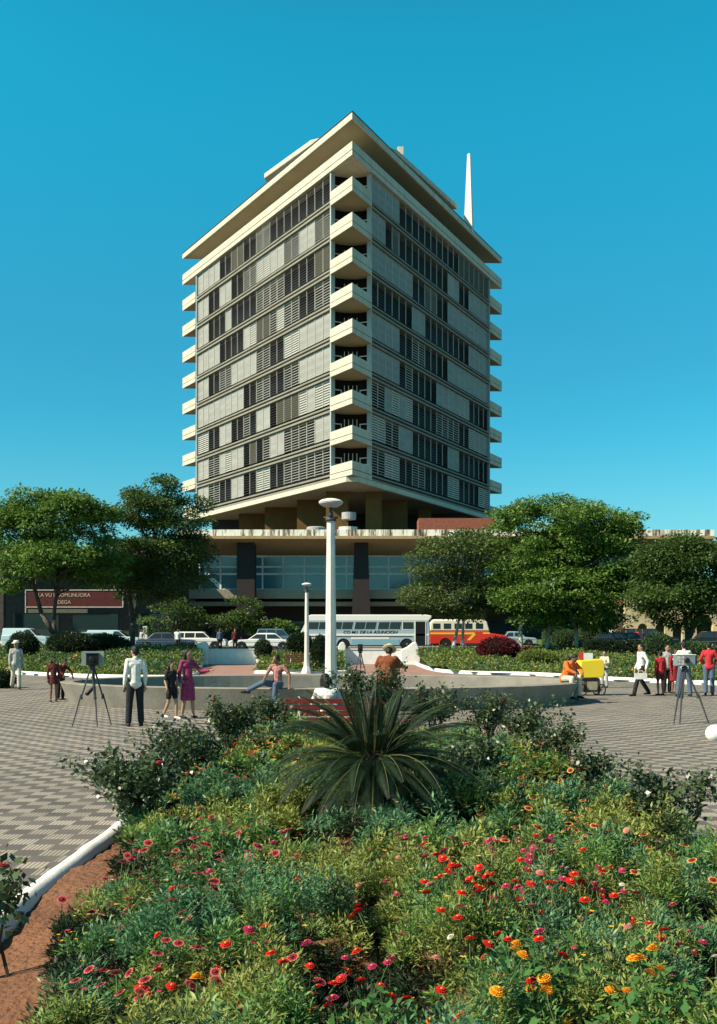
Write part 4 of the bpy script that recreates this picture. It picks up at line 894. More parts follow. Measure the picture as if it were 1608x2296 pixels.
# ================================================================ PLANTS
def leaf_mat(name, c1, c2, tr=.3, rough=.5, spec=.3): return mat(name, c1, rough, spec, col2=c2, scale=1.2, rand=.65, translucent=tr)
def unit(v): return v/np.maximum(np.linalg.norm(v, axis=-1, keepdims=True), 1e-9)
def leaves(P, D, N, L, W, fold=.15):
    """P base (n,3), D direction, N rough normal, L length, W width -> quads"""
    D = unit(D); S = unit(np.cross(D, N)); U = np.cross(S, D); L = np.asarray(L)[:, None]; W = np.asarray(W)[:, None]
    m = P+D*L*.45
    return np.stack([P, m+S*W/2+U*W*fold, P+D*L-U*L*.06, m-S*W/2+U*W*fold], 1)
def rnd_dir(n, up=0.0):
    v = rng.normal(size=(n, 3)); v = unit(v); v[:, 2] = v[:, 2]*(1-abs(up))+up; return unit(v)
# ---- trees
tree_leaf = {'a': leaf_mat('tree_leaf_green', (.19,.30,.055), (.05,.12,.022)), 'b': leaf_mat('tree_leaf_dark', (.12,.185,.045), (.03,.07,.018)), 'c': leaf_mat('tree_leaf_olive', (.14,.19,.055), (.04,.075,.022))}
pale_bark = mat('pale_bark', (.50,.46,.40), .85, scale=5, var=.2)
def tree(label, loc, stems, ells, kind, nclump=90, nleaf=170, lsz=.26, cr=1.0, tr=.2, group='trees along the street', flat=.45, name='shade_tree', bm=None, paintz=0):
    t = thing(name, label, 'tree', loc, group=group); L = Vector(loc)
    tot = sum(rx*ry*rz for _, _, _, rx, ry, rz in ells); cen = []
    for (cx, cy, cz, rx, ry, rz) in ells:
        k = max(4, int(nclump*(rx*ry*rz)**.7/sum((e[3]*e[4]*e[5])**.7 for e in ells)))
        v = rnd_dir(k, .12); r = rng.uniform(.45, 1.0, k)**.5; cen.append(np.stack([cx+v[:, 0]*rx*r, cy+v[:, 1]*ry*r, cz+v[:, 2]*rz*r], 1))
    cen = np.concatenate(cen); n = len(cen)
    sz = rng.uniform(.55, 1.25, n)*cr
    idx = np.repeat(np.arange(n), (nleaf*(sz/cr)**2).astype(int)); m = len(idx)
    v = rnd_dir(m, .2); r = rng.uniform(0, 1, m)**.4
    off = np.stack([v[:, 0]*sz[idx]*1.1*r, v[:, 1]*sz[idx]*1.1*r, v[:, 2]*sz[idx]*flat*r], 1)
    P = cen[idx]+off; 
    D = unit(off*np.array([1, 1, .5])+rng.normal(size=(m, 3))*.35+np.array([0, 0, -.05])); N = unit(np.array([0, 0, 1.])+rng.normal(size=(m, 3))*.45)
    ls = rng.uniform(.6, 1.2, m)*lsz
    quads('crown', leaves(P, D, N, ls, ls*.55), tree_leaf[kind], parent=t)
    b = MB(); b.smooth = True; zc = min(e[2] for e in ells)
    tops = []
    for st in stems: b.path([Vector(p) for p in st], [tr*(1-.55*i/(len(st)-1)) for i in range(len(st))], 9); tops.append((Vector(st[-1]), Vector(st[max(0, len(st)-2)])))
    for i in rng.permutation(n)[:38]:
        c = Vector(cen[i]); tp = min(tops, key=lambda q: (q[0]-c).length); a = tp[1].lerp(tp[0], rng.uniform(.4, 1)); m_ = a.lerp(c, .5)+Vector((0, 0, -.12*(c-a).length+.2)); b.path([a, m_, c], [tr*.34, tr*.2, tr*.05], 5)
    b.build('trunk', bm or bark, t, smooth=True)
    if paintz:
        b = MB()
        for st in stems: p0, p1 = Vector(st[0]), Vector(st[1]); b.tube(p0, p0.lerp(p1, paintz/(p1.z-p0.z)), tr*1.06, tr*.98, 9)
        b.build('painted_base', white, t, smooth=True)
    return t
def E(px, py, d, w, h, dep=None):   # crown blob from bearing, sight line, size, relative to depth D0
    return (px, py, d, w, h, dep)
def mk_tree(label, px, D0, z0, blobs, kind, stems=None, **k):
    x0 = at(px, D0); el = []
    for (bx, by, rw, rh) in blobs:
        s = D0/2290; el.append(((bx-px)*s, rng.uniform(-.8, .8), hz(by, D0)-z0, rw*s, rw*s*rng.uniform(.8, 1.0), rh*s))
    zc = np.mean([e[2] for e in el])
    st = stems or [[(0,0,-.1),(.1,.05,1.2),(.0,0,2.4),(.3,.2,zc*.8)],[(0,0,1.6),(-.8,.1,2.8),(-1.6,0,zc*.8)]]
    return tree(label, (x0, D0, z0), st, el, kind, **k)
mk_tree('broad dark green tree at the left edge in front of the red sign', 120, 66, .55, [(120,1165,120,62),(40,1190,80,60),(190,1150,55,40),(90,1120,50,22),(120,1262,125,38),(15,1305,45,28),(200,1288,55,22),(60,1240,90,40),(230,1235,44,36)], 'a', nclump=230, nleaf=210, lsz=.25)
mk_tree('tall uneven tree left of the tower, taller than its neighbours', 296, 71.5, .76, [(255,1232,44,34),(380,1295,92,36),(330,1332,70,20),(345,1110,62,42),(330,1150,68,55),(400,1180,62,50),(440,1130,24,22),(300,1180,32,28),(360,1250,110,42),(300,1290,70,36),(420,1230,50,40),(275,1160,12,10)], 'b', nclump=230, nleaf=210, lsz=.24, stems=[[(0,0,-.1),(.1,0,2.4),(.8,.2,4.4),(1.6,0,8)],[(.1,0,2.2),(-.3,.1,4.5),(.2,0,6)]])
mk_tree('slender two stemmed tree with white painted trunks in front of the red bus', 1037, 72, .78, [(1020,1240,90,38),(1065,1215,60,30),(985,1290,62,30),(1020,1340,112,36),(950,1345,42,20),(1090,1300,60,40),(1060,1375,60,16)], 'c', nclump=170, nleaf=190, lsz=.24, tr=.13, bm=pale_bark, stems=[[(0,0,-.1),(.03,0,1.3),(.10,0,2.4),(.1,.1,4.2)],[(-.75,0,-.1),(-.42,.1,1.3),(-.2,0,2.6),(-.5,.1,4.2)]], paintz=.95)
mk_tree('largest tree, broad bright green crown right of the tower', 1170, 70, .75, [(1260,1185,150,56),(1340,1180,80,44),(1190,1170,76,40),(1200,1250,110,50),(1320,1260,120,55),(1400,1225,36,40),(1260,1330,150,48),(1180,1350,70,30),(1370,1330,66,40),(1290,1385,90,16),(1270,1145,80,22),(1200,1395,55,18),(1345,1392,60,22),(1300,1222,120,40),(1230,1300,120,36),(1345,1300,90,40),(1150,1300,50,40)], 'a', nclump=480, nleaf=200, lsz=.25, tr=.16, bm=pale_bark, stems=[[(0,0,-.1),(-.1,0,1.6),(.2,0,3.4),(1.2,.3,6)],[(3.9,.5,-.1),(3.8,.4,1.6),(3.2,.2,3.2),(3.0,.2,6)],[(1.8,.8,-.1),(2.0,.8,1.3),(2.3,.6,3)]])
mk_tree('spreading dark tree at the right edge in front of the stained parapet', 1545, 64, .65, [(1530,1260,95,44),(1600,1270,60,60),(1480,1270,50,50),(1520,1335,110,40),(1600,1350,70,36),(1470,1340,40,36),(1550,1225,60,16),(1530,1390,50,18)], 'b', nclump=220, nleaf=200, lsz=.24, tr=.2, stems=[[(0,0,-.1),(-.1,0,1.5),(-.2,.1,2.6),(-1,.3,5)],[(0,0,1.2),(.6,0,2.6),(1.4,0,4.5)]])
mk_tree('dark tree closing the view behind the sunlit yellow house', 1440, 98, .9, [(1440,1320,50,40),(1400,1330,60,44),(1480,1310,60,30)], 'b', nclump=50, nleaf=120, lsz=.34, cr=1.2)
mk_tree('dense dark tree beside the podium column behind the left trees', 540, 93, .9, [(545,1375,42,34),(520,1395,40,26),(570,1400,36,26)], 'b', nclump=34, nleaf=130, lsz=.28, cr=.9, tr=.12)
mk_tree('dark shrubby tree between the two left trees under the podium', 395, 90, .9, [(385,1385,52,40),(420,1400,40,28),(350,1400,36,26)], 'b', nclump=36, nleaf=130, lsz=.28, cr=.9, tr=.12)
mk_tree('thin young tree behind the white saloon car', 615, 92.6, .9, [(615,1405,32,16),(590,1418,26,12),(640,1415,24,12)], 'a', nclump=22, nleaf=110, lsz=.25, cr=.7, tr=.07)
# ---- clipped shrubs, hedges on the far lawn
def shrub(label, loc, rx, ry, rz, m, n=2600, lsz=.12, name='clipped_shrub', cat='shrub', box=False, group=None, cone=0, cz=None):
    t = thing(name, label, cat, loc, group=group)
    if box: P = np.stack([rng.uniform(-rx, rx, n), rng.uniform(-ry, ry, n), rng.uniform(0, rz, n)], 1); ax = rng.integers(0, 3, n); P[ax == 0, 0] = np.sign(P[ax == 0, 0])*rx; P[ax == 1, 1] = np.sign(P[ax == 1, 1])*ry; P[ax == 2, 2] = rz; D = unit(P*[1, 1, .3]+rng.normal(size=(n, 3))*.6)
    else:
        v = rnd_dir(n, .15); r = rng.uniform(.8, 1.05, n); k = 1-cone*np.clip((v[:, 2]+1)/2, 0, 1); P = np.stack([v[:, 0]*rx*r*k, v[:, 1]*ry*r*k, (cz or rz)+v[:, 2]*rz*r], 1); D = unit(v+rng.normal(size=(n, 3))*.5)
    P += rng.normal(size=(n, 3))*.03; quads('foliage', leaves(P, D, rng.normal(size=(n, 3)), rng.uniform(.7, 1.3, n)*lsz, rng.uniform(.7, 1.3, n)*lsz*.6), m, parent=t)
    b = MB()
    if box: b.box(-rx*.92, rx*.92, -ry*.9, ry*.9, 0, rz*.94)
    else: b.ell((0,0,cz or rz), rx*.84*(1-cone*.45), ry*.84*(1-cone*.45), rz*.84); b.tube((0,0,-.05),(0,0,(cz or rz)),.06)
    b.build('branches', mat('shrub_core', (.015,.022,.01), .95) if 'shrub_core' not in bpy.data.materials else bpy.data.materials['shrub_core'], t); return t
hm = leaf_mat('hedge_leaf', (.085,.15,.05), (.03,.07,.025)); hd_ = leaf_mat('dark_hedge_leaf', (.035,.06,.022), (.012,.025,.01)); burg = leaf_mat('burgundy_leaf', (.16,.02,.03), (.05,.008,.012)); yg = leaf_mat('yellow_green_leaf', (.22,.26,.05), (.10,.15,.03))
shrub('large rounded clipped bush with a peak on the far lawn', G(1325,82,.9), 1.35, 1.3, 1.15, hm, 5000, .13, cone=.55, cz=1.0)
shrub('round clipped bush left of the peaked one', G(1268,80.5,.9), 1.1, 1.1, .75, hm, 3600, .12)
shrub('square cut dark hedge block on the far lawn', G(1246,93.5,.92), 1.0, .9, 1.5, hm, 3600, .14, box=True, name='hedge', cat='hedge')
shrub('long low dark hedge behind the walking people', G(1395,66,.6), 2.3, .6, .95, hd_, 7000, .12, box=True, name='hedge', cat='hedge')
shrub('burgundy leaved bush in front of the red bus', G(1118,61,.4), 1.25, .9, .72, burg, 5200, .11)
shrub('small dark burgundy bush right of the larger one', G(1185,60,.38), .42, .4, .45, burg, 1600, .1)
shrub('dark conical evergreen between the far lamp and the tall near lamp', G(718,54.5,.1), .55, .5, .92, hd_, 4200, .1, cone=.35)
shrub('dark palm like bush behind the narrow pier and the far bench', G(673,66,.6), .8, .6, .75, hd_, 3600, .14)
shrub('dark round bush beneath the tree near the cap wearing man', G(52,60,.45), .85, .8, .85, hd_, 3600, .12)
shrub('dark bush around the foot of the left edge tree', G(160,64,.55), 1.5, .9, .8, hd_, 5000, .13)
shrub('dark bush left of the man in white shirt', G(235,66,.6), 1.6, .9, .7, hd_, 5000, .13)
shrub('small dark bush standing on the paving at the left edge', G(6,38.5,0), .42, .4, .32, hd_, 1800, .09)
shrub('pale flowering mound at the right end of the path bed', G(1205,56.5,.28), 1.1, .8, .45, yg, 3600, .1, name='flowering_mound')
shrub('leafy bush behind the bench island pier', G(590,63,.5), .5, .5, .6, hd_, 1600, .11)
shrub('grey green leafy bush behind the right tripod man', G(1555,60,.45), 1.4, .9, .55, hm, 3600, .13)
shrub('leafy bush right of the dark hedge', G(1475,63,.5), .9, .7, .8, hm, 3000, .12)
# ---- ground cover on the banks
def bank_cover(poly, n, name, label, mats, hgt=.35, lsz=.155):
    xs = [p[0] for p in poly]; ys = [p[1] for p in poly]; x = rng.uniform(max(min(xs), -34), min(max(xs), 34), n*3); y = rng.uniform(min(ys), max(ys), n*3)
    ok = inside(poly, x, y) & (np.abs(x/y) < .40); x, y = x[ok][:n], y[ok][:n]; k = len(x)
    lump = .5+.5*np.sin(x*1.3+np.sin(y*.9)*2)*np.sin(y*1.1+x*.4)
    z = bank(x, y)+rng.uniform(0, 1, k)*hgt*(.4+.8*lump); P = np.stack([x, y, z], 1)
    l = rng.uniform(.6, 1.3, k)*lsz; mi = np.where(rng.uniform(0, 1, k) < .025, 2, (lump+rng.normal(size=k)*.3 > .55).astype(int))
    o = quads(name, leaves(P, rnd_dir(k, .35), rng.normal(size=(k, 3)), l, l*.5), mats, mi); return tag(o, label, 'ground cover', kind='stuff')
fl_y = mat('far_bloom', (.55,.30,.05), .7, col2=(.5,.10,.08), rand=.9)
bank_cover(polyL, 70000, 'ground_cover', 'yellow green flowering ground cover on the left bank', [yg, hm, fl_y], .55)
bank_cover(polyR, 70000, 'ground_cover', 'olive green ground cover on the right bank', [hm, yg, fl_y], .40)
bank_cover(polyM, 9000, 'ground_cover', 'olive green ground cover on the small bench island', [yg, hm, fl_y], .35, .15)
# ---- cycad
cy = thing('sago_palm', 'dark green sago palm with arching feathery fronds in the middle of the flower bed', 'palm', (.15, 9.8, .08))
b = MB(); b.lathe([(.16,0),(.19,.2),(.17,.45),(.15,.68),(.10,.78),(.02,.82)], seg=14)
for i in range(120):
    a = i*2.4; z = .04+i/120*.68; b.obox((.175*math.cos(a),.175*math.sin(a),z),(math.cos(a),math.sin(a),.5),(-math.sin(a),math.cos(a),0),(0,0,1),.035,.022,.02)
b.build('trunk', mat('palm_trunk', (.06,.04,.028), .95, scale=12, bump=.5), cy)
fr_m = leaf_mat('palm_leaflet', (.018,.042,.018), (.005,.014,.008), .12, .6, .2); fr_y = mat('palm_rachis', (.11,.115,.035), .6)
def frond(az, el0, L, droop):
    n = 46; base = Vector((math.cos(az)*.09, math.sin(az)*.09, .74)); P = []; d = el0; p = base.copy()
    for i in range(n+1):
        P.append(p.copy()); h = Vector((math.cos(az)*math.cos(d), math.sin(az)*math.cos(d), math.sin(d))); p = p+h*L/n; d -= droop/n*(.5+i/n)
    Q = []; side = Vector((-math.sin(az), math.cos(az), 0))
    for i in range(5, n):
        t = P[i+1]-P[i]; t.normalize(); upv = side.cross(t); u = i/n; ll = .135*math.sin(math.pi*min(1, (u*.86+.12)))**.7*(L/.95)
        for s_ in (-1, 1):
            for q in (0, .5):
                o_ = P[i]+(P[i+1]-P[i])*q; dr = (side*s_*.85+t*.55+upv*.42).normalized(); w = .0042
                tip = o_+dr*ll*rng.uniform(.92, 1.05); mm = o_+dr*ll*.5+upv*.008; wv = t*w
                Q.append([o_-wv*.6, mm-wv, tip, mm+wv])
    rb_ = MB(); rb_.path(P[::5]+[P[-1]], [.007*(1-.8*i/9.6) for i in range(len(P[::5])+1)], 5)
    f = quads('frond', np.array([[tuple(v) for v in q] for q in Q]), fr_m, parent=cy); r = rb_.build('rachis', fr_y, f); return f
nf = 0
for ring, (n, el, L, dr) in enumerate(((8,1.38,.72,.35),(14,1.08,.92,.9),(19,.72,1.0,1.15),(21,.32,1.02,1.2),(20,-.1,.98,1.0),(15,-.5,.86,.6))):
    for i in range(n): frond(i*2*math.pi/n+ring*.4+rng.normal(0, .08), el+rng.normal(0, .07), L*rng.uniform(.93, 1.07), dr*rng.uniform(.85, 1.15))
# ---- rose bushes
rose_l = leaf_mat('rose_leaf', (.085,.125,.045), (.03,.05,.022), .15, .35, .5); rose_s = mat('rose_stem', (.07,.055,.03), .8); rose_r = mat('rose_petal', (.45,.03,.03), .6); rose_w = mat('rose_petal_pale', (.8,.75,.62), .6)
def rose(label, loc, h, w, nst=9, nl=900, lean=(0,0), lsz=.06, z0=.28, flowers=((0,0),)):
    t = thing('rose_bush', label, 'bush', loc, group='rose bushes along the flower bed'); b = MB(); tips = []; L = []
    for i in range(nst):
        a = rng.uniform(0, 2*math.pi); r = w*rng.uniform(.2, 1); hh = h*rng.uniform(.72, 1.02)
        p0 = Vector((rng.normal(0, .03), rng.normal(0, .03), -.03)); p3 = Vector((math.cos(a)*r+lean[0], math.sin(a)*r+lean[1], hh)); p1 = p0.lerp(p3, .35)+Vector((0, 0, .08)); p2 = p0.lerp(p3, .7)+Vector((0, 0, .06))
        b.path([p0, p1, p2, p3], [.011, .009, .006, .003], 5)
        for k in range(4):
            s0 = p1.lerp(p3, rng.uniform(.1, .9)); s1 = s0+Vector((rng.normal(0, w*.35), rng.normal(0, w*.35), rng.uniform(.02, .2))); b.tube(s0, s1, .005, .002, 4)
            for u in np.linspace(.2, 1, 5): tips.append(s0.lerp(s1, u))
        for u in np.linspace(z0, 1, 8): tips.append(p1.lerp(p3, u))
    tp = np.array([tuple(q) for q in tips]); tp = tp[tp[:, 2] > z0*h]; k = rng.integers(0, len(tp), nl); off = rng.normal(size=(nl, 3))*.045
    l = rng.uniform(.6, 1.25, nl)*lsz; q = quads('foliage', leaves(tp[k]+off, rnd_dir(nl, -.1), np.array([0, 0, 1.])+rng.normal(size=(nl, 3))*.6, l, l*.68, .1), rose_l, parent=t)
    b.build('stem', rose_s, t)
    for i, (pale, _) in enumerate(flowers):
        c = tips[int(rng.integers(0, len(tips)))]; f = MB()
        for rr, zz in ((.035,0),(.026,.012),(.015,.02)):
            for q_ in range(6): a = q_*math.pi/3+rr*40; f.obox((c[0]+rr*.6*math.cos(a), c[1]+rr*.6*math.sin(a), c[2]+.03+zz),(math.cos(a),math.sin(a),.6),(-math.sin(a),math.cos(a),0),(-.4*math.cos(a),-.4*math.sin(a),1),rr*.5,rr*.45,.002)
        f.build('bloom', rose_w if pale else rose_r, t)
    return t
RB = [('tall rose bush rising just behind the sago palm', (.18,16.6), 1.42, .62, 10, 2400, .55), ('rose bush with red blooms beside the left kerb below the white shirted man', (-2.12,9.9), .74, .66, 15, 3400, .2),
      ('rose bush on the left kerb in front of the magenta dress', (-2.1,12.7), .88, .60, 14, 3200, .2), ('rose bush on the left kerb nearer than the stretched leg boy', (-1.95,15.5), .92, .52, 12, 2500, .2),
      ('rose bush at the far left corner of the flower bed', (-1.5,16.9), .82, .45, 10, 1700, .25), ('rose bush near the left end of the near bench', (-1.3,14.6), .52, .4, 8, 1200, .2),
      ('rose bush at the far right corner of the flower bed', (2.1,17.0), .98, .55, 12, 2400, .25), ('low rose bush at the far end just left of the right corner one', (1.25,17.0), .98, .5, 10, 1900, .25),
      ('rose bush on the right kerb, second from the far corner', (2.55,15.2), .92, .46, 10, 1700, .25), ('rose bush on the right kerb halfway along the bed', (2.6,13.2), .78, .42, 10, 1500, .25),
      ('dark rose bush on the right kerb level with the sago palm', (2.62,11.5), .62, .34, 8, 900, .25), ('rose bush leaning out over the right kerb at the picture edge', (3.0,9.6), .72, .48, 10, 1500, .2),
      ('sparse long stemmed rose bush at the near left corner', (-2.05,5.75), .72, .30, 6, 420, .5), ('dense dark bush just behind and right of the sago palm', (1.05,11.0), .72, .55, 14, 3200, .1), ('dark rose bush with reddish shoots by the right kerb below the halfway one', (2.45,10.6), .42, .34, 8, 900, .2)]
for i, (lab, (x, y), h, w, ns, nl, z0) in enumerate(RB):
    rose(lab, (x, y, float(bed_h(x, y)) if x < 2.9 else 0), h, w, ns, nl, z0=z0, flowers=((0,0),(0,0)))
# ---- bedding plants: dense foliage by clumps
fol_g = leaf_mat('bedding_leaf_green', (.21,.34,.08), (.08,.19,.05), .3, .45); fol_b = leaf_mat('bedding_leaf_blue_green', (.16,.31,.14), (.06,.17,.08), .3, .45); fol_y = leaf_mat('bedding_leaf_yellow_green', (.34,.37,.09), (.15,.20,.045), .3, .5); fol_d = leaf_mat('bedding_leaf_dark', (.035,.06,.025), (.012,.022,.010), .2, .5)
def fbm(x, y, s=1.0, o=0): return .5+.25*np.sin(x*2.3*s+1.7*np.sin(y*1.7*s+o)+o)+.25*np.sin(y*2.9*s+1.3*np.sin(x*2.1*s+o*2)+2*o)
def bed_edge(y):        # left limit of the planting: bare soil near the kerb
    return np.interp(y, [4.3, 5.5, 6.4, 7.2, 8.4, 9.8, 10.5], [-1.35, -1.62, -1.88, -1.72, -1.95, -2.22, BX0+.12])
def clumps(n, y0, y1, dens=None):
    x = rng.uniform(BX0+.1, BX1-.08, n); y = rng.uniform(y0, y1, n); ok = x > bed_edge(y)
    ok &= ~((np.abs(x-.15) < .30) & (np.abs(y-9.75) < .35))
    hole = np.exp(-(((x+.62)/.42)**2+((y-6.9)/.5)**2))+.9*np.exp(-(((x+.25)/.35)**2+((y-8.6)/.35)**2))+.75*np.exp(-(((x-.9)/.4)**2+((y-6.0)/.35)**2))+.8*np.exp(-(((x+.55)/.28)**2+((y-5.1)/.5)**2))
    ok &= rng.uniform(0, 1, n) > hole*1.05
    return x[ok], y[ok]
prs = np.random.default_rng(21); NPL = 560
plx = prs.uniform(BX0+.1, BX1-.1, NPL); ply = 3.3+14*prs.uniform(0, 1, NPL)**1.15; plr = prs.uniform(.17, .36, NPL); plh = prs.uniform(.22, .58, NPL)
def topz(x, y):
    x = np.atleast_1d(x); y = np.atleast_1d(y); h = np.full(len(x), .0)
    for a in range(0, len(x), 4000):
        dx = x[a:a+4000, None]-plx[None]; dy = y[a:a+4000, None]-ply[None]
        h[a:a+4000] = (plh*np.sqrt(np.clip(1-(dx*dx+dy*dy)/plr**2, 0, 1))).max(1)
    h = np.maximum(h, .05)*(.85+.3*fbm(x, y, .7, .4))
    h = h*(.50+.50*np.clip((x-bed_edge(y))/.5, 0, 1))
    gap = 1-.5*np.exp(-(((x-.2)/1.0)**2+((y-9.2)/.5)**2)); return h*gap
def foliage(y0, y1, nc, nl, lsz, aspect, name, label):
    x, y = clumps(nc, y0, y1); n = len(x); h = topz(x, y)*rng.uniform(.8, 1.15, n); R_ = rng.uniform(.07, .13, n)
    i = np.repeat(np.arange(n), nl); m = len(i); v = rnd_dir(m, .35); r = rng.uniform(.35, 1, m)
    P = np.stack([x[i]+v[:, 0]*R_[i]*r, y[i]+v[:, 1]*R_[i]*r, bed_h(x[i], y[i])+h[i]*np.clip(.62+v[:, 2]*.42*r, .05, 1.1)], 1)
    D = unit(np.stack([v[:, 0]*.9, v[:, 1]*.9, np.full(m, .55)], 1)+rng.normal(size=(m, 3))*.45); l = rng.uniform(.6, 1.3, m)*lsz
    ty = fbm(x, y, .8, 2.2)+rng.normal(size=n)*.16; zone = np.where(ty > .62, 2, np.where(ty > .40, 0, 1)); zone = np.where((x > -.4) & (y < 7.2) & (rng.uniform(0, 1, n) < .35), 2, zone); zone = np.where((rng.uniform(0, 1, n) < .12) | (h < .19), 3, zone)  # low clumps get the dark leaf, painting shade into crevices; others vary at random
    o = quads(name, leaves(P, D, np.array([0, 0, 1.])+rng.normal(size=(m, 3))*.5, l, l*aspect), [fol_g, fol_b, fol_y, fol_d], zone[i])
    tag(o, label, 'bedding plants', kind='stuff'); return o
foliage(3.4, 7.2, 2500, 180, .039, .26, 'bedding_foliage', 'dense green bedding foliage in the near part of the flower bed')
foliage(7.2, 11.5, 2500, 95, .058, .28, 'bedding_foliage', 'dense green bedding foliage around the sago palm')
foliage(11.5, 17.2, 1500, 60, .085, .32, 'bedding_foliage', 'dense green bedding foliage at the far end of the flower bed')
# broad leaved plants at the lower right
mg_l = leaf_mat('marigold_leaf', (.085,.21,.05), (.03,.10,.03), .25, .65, .15)
n = 1100; x = rng.uniform(-.1, 2.1, n); y = rng.uniform(3.8, 4.7, n)-.15*np.abs(x-1); P = np.stack([x, y, bed_h(x, y)+topz(x, y)*rng.uniform(.7, 1.12, n)+.04], 1); l = rng.uniform(.035, .075, n)
tag(quads('broad_leaves', leaves(P, rnd_dir(n, .3), np.array([0, -.3, 1.])+rng.normal(size=(n, 3))*.35, l, l*.5, .12), mg_l), 'broad bright green leaves among the orange flowers at the lower edge', 'bedding plants', kind='stuff')
# ---- flowers
stem_g = mat('flower_stem', (.10,.16,.05), .7)
def petal_ring(b, n, r0, r1, w, z0, z1, slot, tw=0):
    b.slot = slot
    for k in range(n):
        a = 2*math.pi*k/n+tw; c, s_ = math.cos(a), math.sin(a); q = lambda r, o_, z: (r*c-o_*s_, r*s_+o_*c, z)
        b.add([q(r0,-w*.35,z0), q(r1*.8,-w/2,z1), q(r1,-w*.2,z1-.002), q(r1,w*.2,z1-.002), q(r1*.8,w/2,z1), q(r0,w*.35,z0)], [(0,1,2,3,4,5)])
def stem(b, slot, L=.16): b.slot = slot; b.path([(0,0,0),(.004,.002,-L*.5),(-.004,.0,-L)], [.0022,.0025,.003], 5)
def zinnia(cols):
    b = MB(); petal_ring(b, 14, .004, .028, .012, 0, .003, 0); petal_ring(b, 11, .003, .022, .011, .004, .009, 0, .2); petal_ring(b, 8, .002, .014, .009, .008, .014, 0, .1); b.slot = 1; b.ell((0,0,.010), .006, .006, .006, 8, 5); stem(b, 2); return b, [cols[0], cols[1], stem_g]
def blanket(cols):
    b = MB(); petal_ring(b, 13, .006, .034, .014, 0, .004, 0); petal_ring(b, 13, .006, .025, .012, .002, .0065, 1); b.slot = 2; b.ell((0,0,.006), .011, .011, .008, 10, 6); stem(b, 3, .2); return b, [cols[0], cols[1], cols[2], stem_g]
def marigold(cols):
    b = MB()
    for i, (r, w, z) in enumerate(((.032,.014,0),(.028,.014,.006),(.022,.012,.012),(.015,.010,.017),(.008,.008,.021))): petal_ring(b, 15-2*i, .002, r, w, z, z+.004, 0 if i % 2 else 1, i*.3)
    stem(b, 2); return b, [cols[0], cols[1], stem_g]
def pm(name, c, c2=None): return mat(name, c, .6, .2, col2=c2 or tuple(v*.75 for v in c), scale=30, translucent=.25)
z_red = pm('petal_scarlet', (.75,.025,.02)); z_mag = pm('petal_magenta', (.55,.04,.14)); z_pink = pm('petal_pink', (.70,.28,.25)); z_white = pm('petal_white', (.75,.72,.62)); g_red = pm('petal_deep_red', (.38,.025,.035)); g_tip = pm('petal_tip_rose', (.70,.20,.18)); g_yel = pm('petal_tip_yellow', (.80,.50,.10)); g_c = mat('flower_eye', (.10,.02,.015), .9); m_or = pm('petal_orange', (.90,.26,.015)); m_ye = pm('petal_yellow', (.92,.55,.03)); yc_ = mat('flower_centre', (.5,.35,.05), .9)
def bloomer(name, cat, mk_, cols, spots, label, group, sc=(1.0, 1.3)):
    b, ms = mk_(cols); src = b.build(name, ms); src['label'] = label; src['category'] = cat; src['group'] = group; first = True
    for (x, y) in spots:
        o = src if first else src.copy()
        if not first: C.link(o)
        first = False; x, y = float(x), float(y)
        o.location = (x, y, float(bed_h(x, y)+max(topz(x, y)[0], .20)*1.06+rng.uniform(.02, .09)))
        o.rotation_euler = (rng.normal(.25, .25), rng.normal(-.1, .25), rng.uniform(0, 6.28)); o.scale = (rng.uniform(*sc),)*3
    if first: bpy.data.objects.remove(src)
def spots(n, cx, cy, sx, sy, lo=-9, hi=9):
    out = []
    while len(out) < n:
        x, y = rng.normal(cx, sx), rng.normal(cy, sy)
        if bed_edge(np.array(y)) < x < BX1-.1 and 3.9 < y < 17 and lo < x < hi and not (abs(x-.15) < .3 and abs(y-9.75) < .3): out.append((x, y))
    return out
def clus(n, k, cx, cy, sx, sy, r=.09):
    out = []
    for (x, y) in spots(k, cx, cy, sx, sy): out += [(x+rng.normal(0, r), y+rng.normal(0, r*1.3)) for _ in range(max(1, n//k))]
    return [(x, y) for x, y in out if bed_edge(np.array(y)) < x < BX1-.08]
bloomer('zinnia', 'flower', zinnia, (z_red, yc_), clus(96, 17, .72, 5.75, .45, .42, .08)+clus(34, 9, .2, 4.65, .55, .22)+spots(10, -.6, 5.0, .3, .5), 'scarlet many petalled bloom in the lower middle of the flower bed', 'scarlet zinnias of the lower middle of the bed', (.85, 1.12))
bloomer('zinnia', 'flower', zinnia, (z_mag, yc_), clus(66, 18, .95, 6.0, .6, .55)+spots(14, .1, 4.9, .6, .4)+spots(12, .1, 7.0, .7, .5), 'magenta many petalled bloom mixed among the scarlet ones', 'magenta zinnias of the lower middle of the bed', (.8, 1.05))
bloomer('zinnia', 'flower', zinnia, (z_pink, yc_), spots(26, .7, 5.8, .8, .8), 'pale pink many petalled bloom mixed among the scarlet ones', 'pink zinnias of the lower middle of the bed', (.7, .95))
bloomer('zinnia', 'flower', zinnia, (z_white, yc_), spots(7, 1.0, 5.5, .6, .5), 'small white many petalled bloom among the scarlet ones', 'white zinnias of the lower right of the bed', (.6, .85))
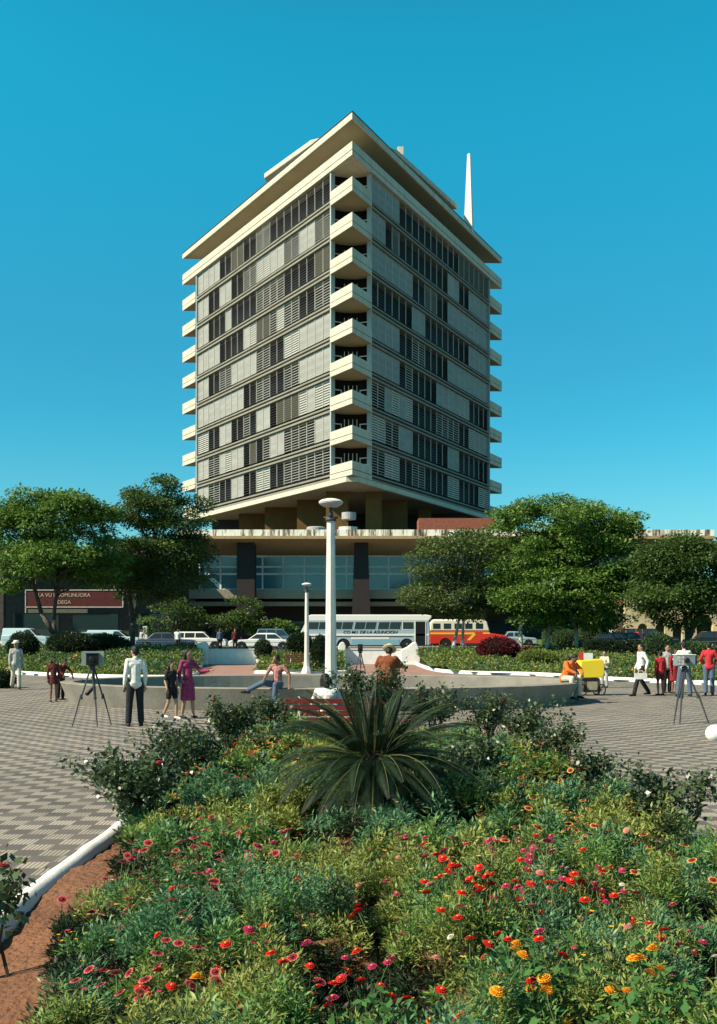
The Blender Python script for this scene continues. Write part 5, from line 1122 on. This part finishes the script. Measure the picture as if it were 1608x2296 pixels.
bloomer('blanket_flower', 'flower', blanket, (g_tip, g_red, g_c), clus(110, 30, -1.3, 6.9, .38, 1.1)+clus(32, 10, -1.15, 5.0, .4, .5), 'deep red daisy like bloom with rose tipped petals, left side of the bed', 'rose tipped blanket flowers of the left side', (.8, 1.1))
bloomer('blanket_flower', 'flower', blanket, (g_yel, g_red, g_c), clus(80, 30, 2.05, 9.0, .45, 1.7)+spots(26, 1.5, 7.6, .6, .9), 'deep red daisy like bloom with yellow tipped petals, right side of the bed', 'yellow tipped blanket flowers of the right side', (.9, 1.2))
bloomer('marigold', 'flower', marigold, (m_or, m_ye), spots(13, .95, 4.2, .42, .10), 'orange pompon bloom at the lower right edge', 'orange marigolds at the lower right edge', (.75, 1.05))
bloomer('marigold', 'flower', marigold, (m_ye, m_or), spots(10, .95, 4.2, .45, .10), 'yellow pompon bloom at the lower right edge', 'yellow marigolds at the lower right edge', (.75, 1.05))
# the many small blooms further off
def far_blooms(n, zone, name, label, mats, size=.05):
    x, y = zone(n); k = len(x); h = bed_h(x, y)+topz(x, y)*1.03+rng.uniform(0, .05, k); c = np.stack([x, y, h], 1); l = size*rng.uniform(.7, 1.3, k)
    Q = []
    for a in range(5):
        an = 2*np.pi*a/5+rng.uniform(0, 1, k); d = np.stack([np.cos(an), np.sin(an), np.full(k, .25)], 1); Q.append(leaves(c, d, np.tile([0, 0, 1.], (k, 1)), l*.6, l*.55, .05))
    mi = np.tile(rng.integers(0, len(mats), k), 5); tag(quads(name, np.concatenate(Q), mats, mi), label, 'flowers', kind='stuff')
def zA(n):
    x = rng.uniform(BX0+.2, BX1-.15, n*2); y = rng.uniform(10.5, 17.1, n*2); ok = (fbm(x, y, 1.3, .9) > .5) & ((x < -.5) | (x > .9) | (y > 14)); return x[ok][:n], y[ok][:n]
def zB(n): x = rng.uniform(BX0+.5, BX1-.15, n); y = rng.uniform(4.3, 10.5, n); ok = x > bed_edge(y); return x[ok], y[ok]
far_blooms(900, zA, 'small_blooms', 'many small orange and red blooms at the far end of the flower bed', [g_red, m_or, z_red, g_tip])
far_blooms(520, zB, 'small_blooms', 'tiny scattered yellow and red buds between the larger flowers', [g_yel, g_red, z_mag, m_ye], .026)
